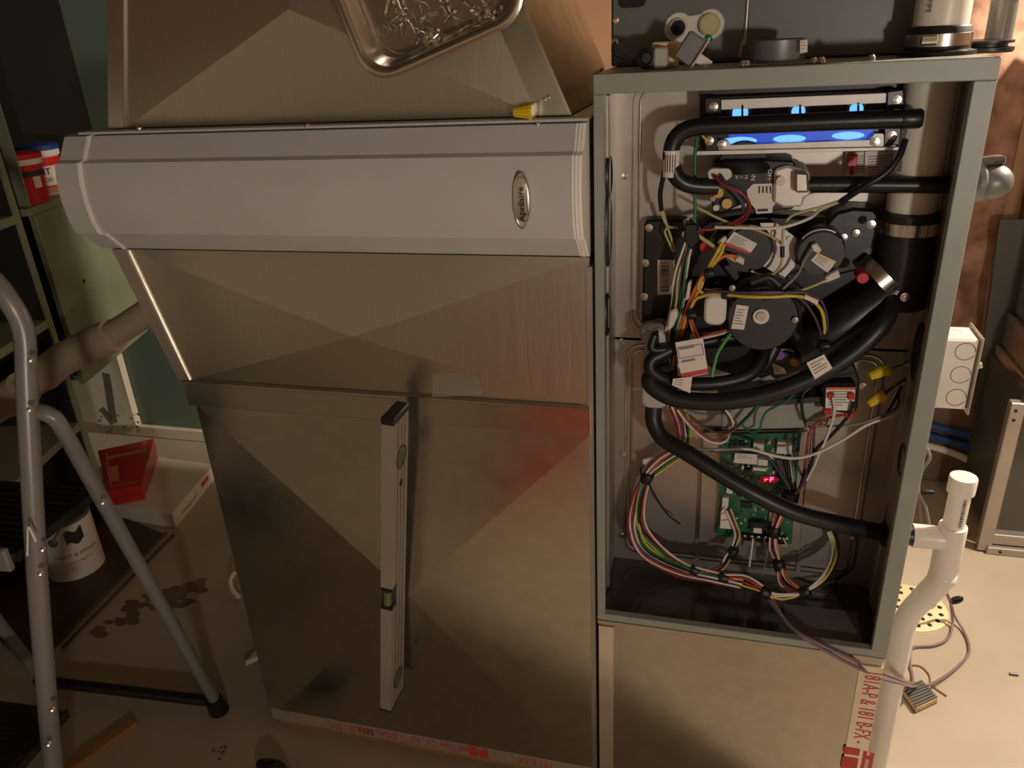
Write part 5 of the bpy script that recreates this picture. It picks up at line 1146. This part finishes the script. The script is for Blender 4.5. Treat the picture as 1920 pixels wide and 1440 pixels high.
# floor things at left
tag(obx([PZ(112, 1448, 0), PZ(120, 1460, 0), PZ(258, 1362, 0), PZ(250, 1352, 0)], 0, .012).build('wood_lath', 'wood_lath'), 'thin bare wooden lath lying on the floor beside the ladder', 'lath')
tag(obx([PZ(60, 1260, 0), PZ(310, 1005, 0), PZ(200, 960, 0), PZ(-80, 1120, 0)], 0, .006).build('floor_board', 'dark_board', bevel=.001), 'dark brown board lying flat under the paint can', 'board')
for i, d in enumerate((0, 14)):
    a, b = PZ(104 + d, 1212 + d * .3, .004), PZ(312 + d, 1000 + d * .3, .004); n = (b - a).normalized().cross(Vector((0, 0, 1))) * .004
    tag(G().prism([a - n, b - n, b + n, a + n], (0, 0, .005)).build('trim_strip', 'wire_brown'), 'thin brown trim strip lying along the dark floor board', 'strip', 'trim strips on the floor')
tag(G().tube([PZ(448, 1120, .01), PZ(436, 1105, .02), PZ(432, 1088, .03), PZ(440, 1074, .035)], .006, 10).build('white_hose', 'pvc_white', smooth=60), 'short curled white hose end on the floor behind the duct', 'hose')
tag(obx([PZ(462, 1248, .0), PZ(484, 1238, .0), PZ(490, 1222, .0), PZ(478, 1230, .0)], 0, .012).build('paper_scrap', 'white_card'), 'pale scrap of card on the floor by the duct corner', 'scrap')
tag(G().tube([PZ(488, 1432, .012), PZ(505, 1440, .022), PZ(522, 1446, .018), PZ(540, 1470, .012)], lambda t_: .010 + .008 * math.sin(math.pi * t_), 12).build('black_strap', 'black_rubber', smooth=60), 'black rubber strap end on the floor in front of the duct', 'strap')
st = G(); rn = random.Random(9)
for k in range(9):
    p = PZ(rn.uniform(398, 425), rn.uniform(1400, 1425), .0004); st.lathe(p, (0, 0, 1), [(rn.uniform(.002, .005), 0), (.001, .0004)], 7)
for (ax0, ay0), (ax1, ay1), n_ in (((225, 1150), (375, 1092), 40), ((165, 1190), (260, 1150), 22), ((300, 1125), (365, 1128), 18)):
    for k in range(n_):
        t_ = rn.random(); p = PZ(ax0 + (ax1 - ax0) * t_ + rn.gauss(0, 5), ay0 + (ay1 - ay0) * t_ + rn.gauss(0, 6), .0002 + k * 2e-6)
        st.rings([[p + Vector((rr_ * math.cos(a), rr_ * .6 * math.sin(a), 0)) for a in [i * math.pi / 5 for i in range(10)]] for rr_ in (rn.uniform(.008, .022), .001)], False, False)
tag(st.build('floor_stain', 'stain_brown', bpy.data.objects['floor'], 0), kind='stuff')
# thin wire and wood between the ducts
tag(G().tube([P(1062, 165, .3), P(1080, 155, .3), P(1110, 148, .3), P(1128, 130, .35)], .0025, 8).build('thin_cable', 'wire_brown', smooth=60), 'thin brown cable between the upper duct and coil case', 'cable')

# unseen red bag added for the red reflection in the metal panels
tb = thing('red_reflection_bag', (-.42, -1.2, 0), 'added unseen red bag giving the duct its red reflection', 'tool bag')
G().box(-.60, -.24, -1.32, -1.1, 0, .26).build('bag_body', 'red_card', tb, bevel=.02)
G().tube([(-.53, -1.21, .258), (-.5, -1.21, .36), (-.34, -1.21, .36), (-.31, -1.21, .258)], .012, 10).build('bag_handle', 'black_rubber', tb, 60)
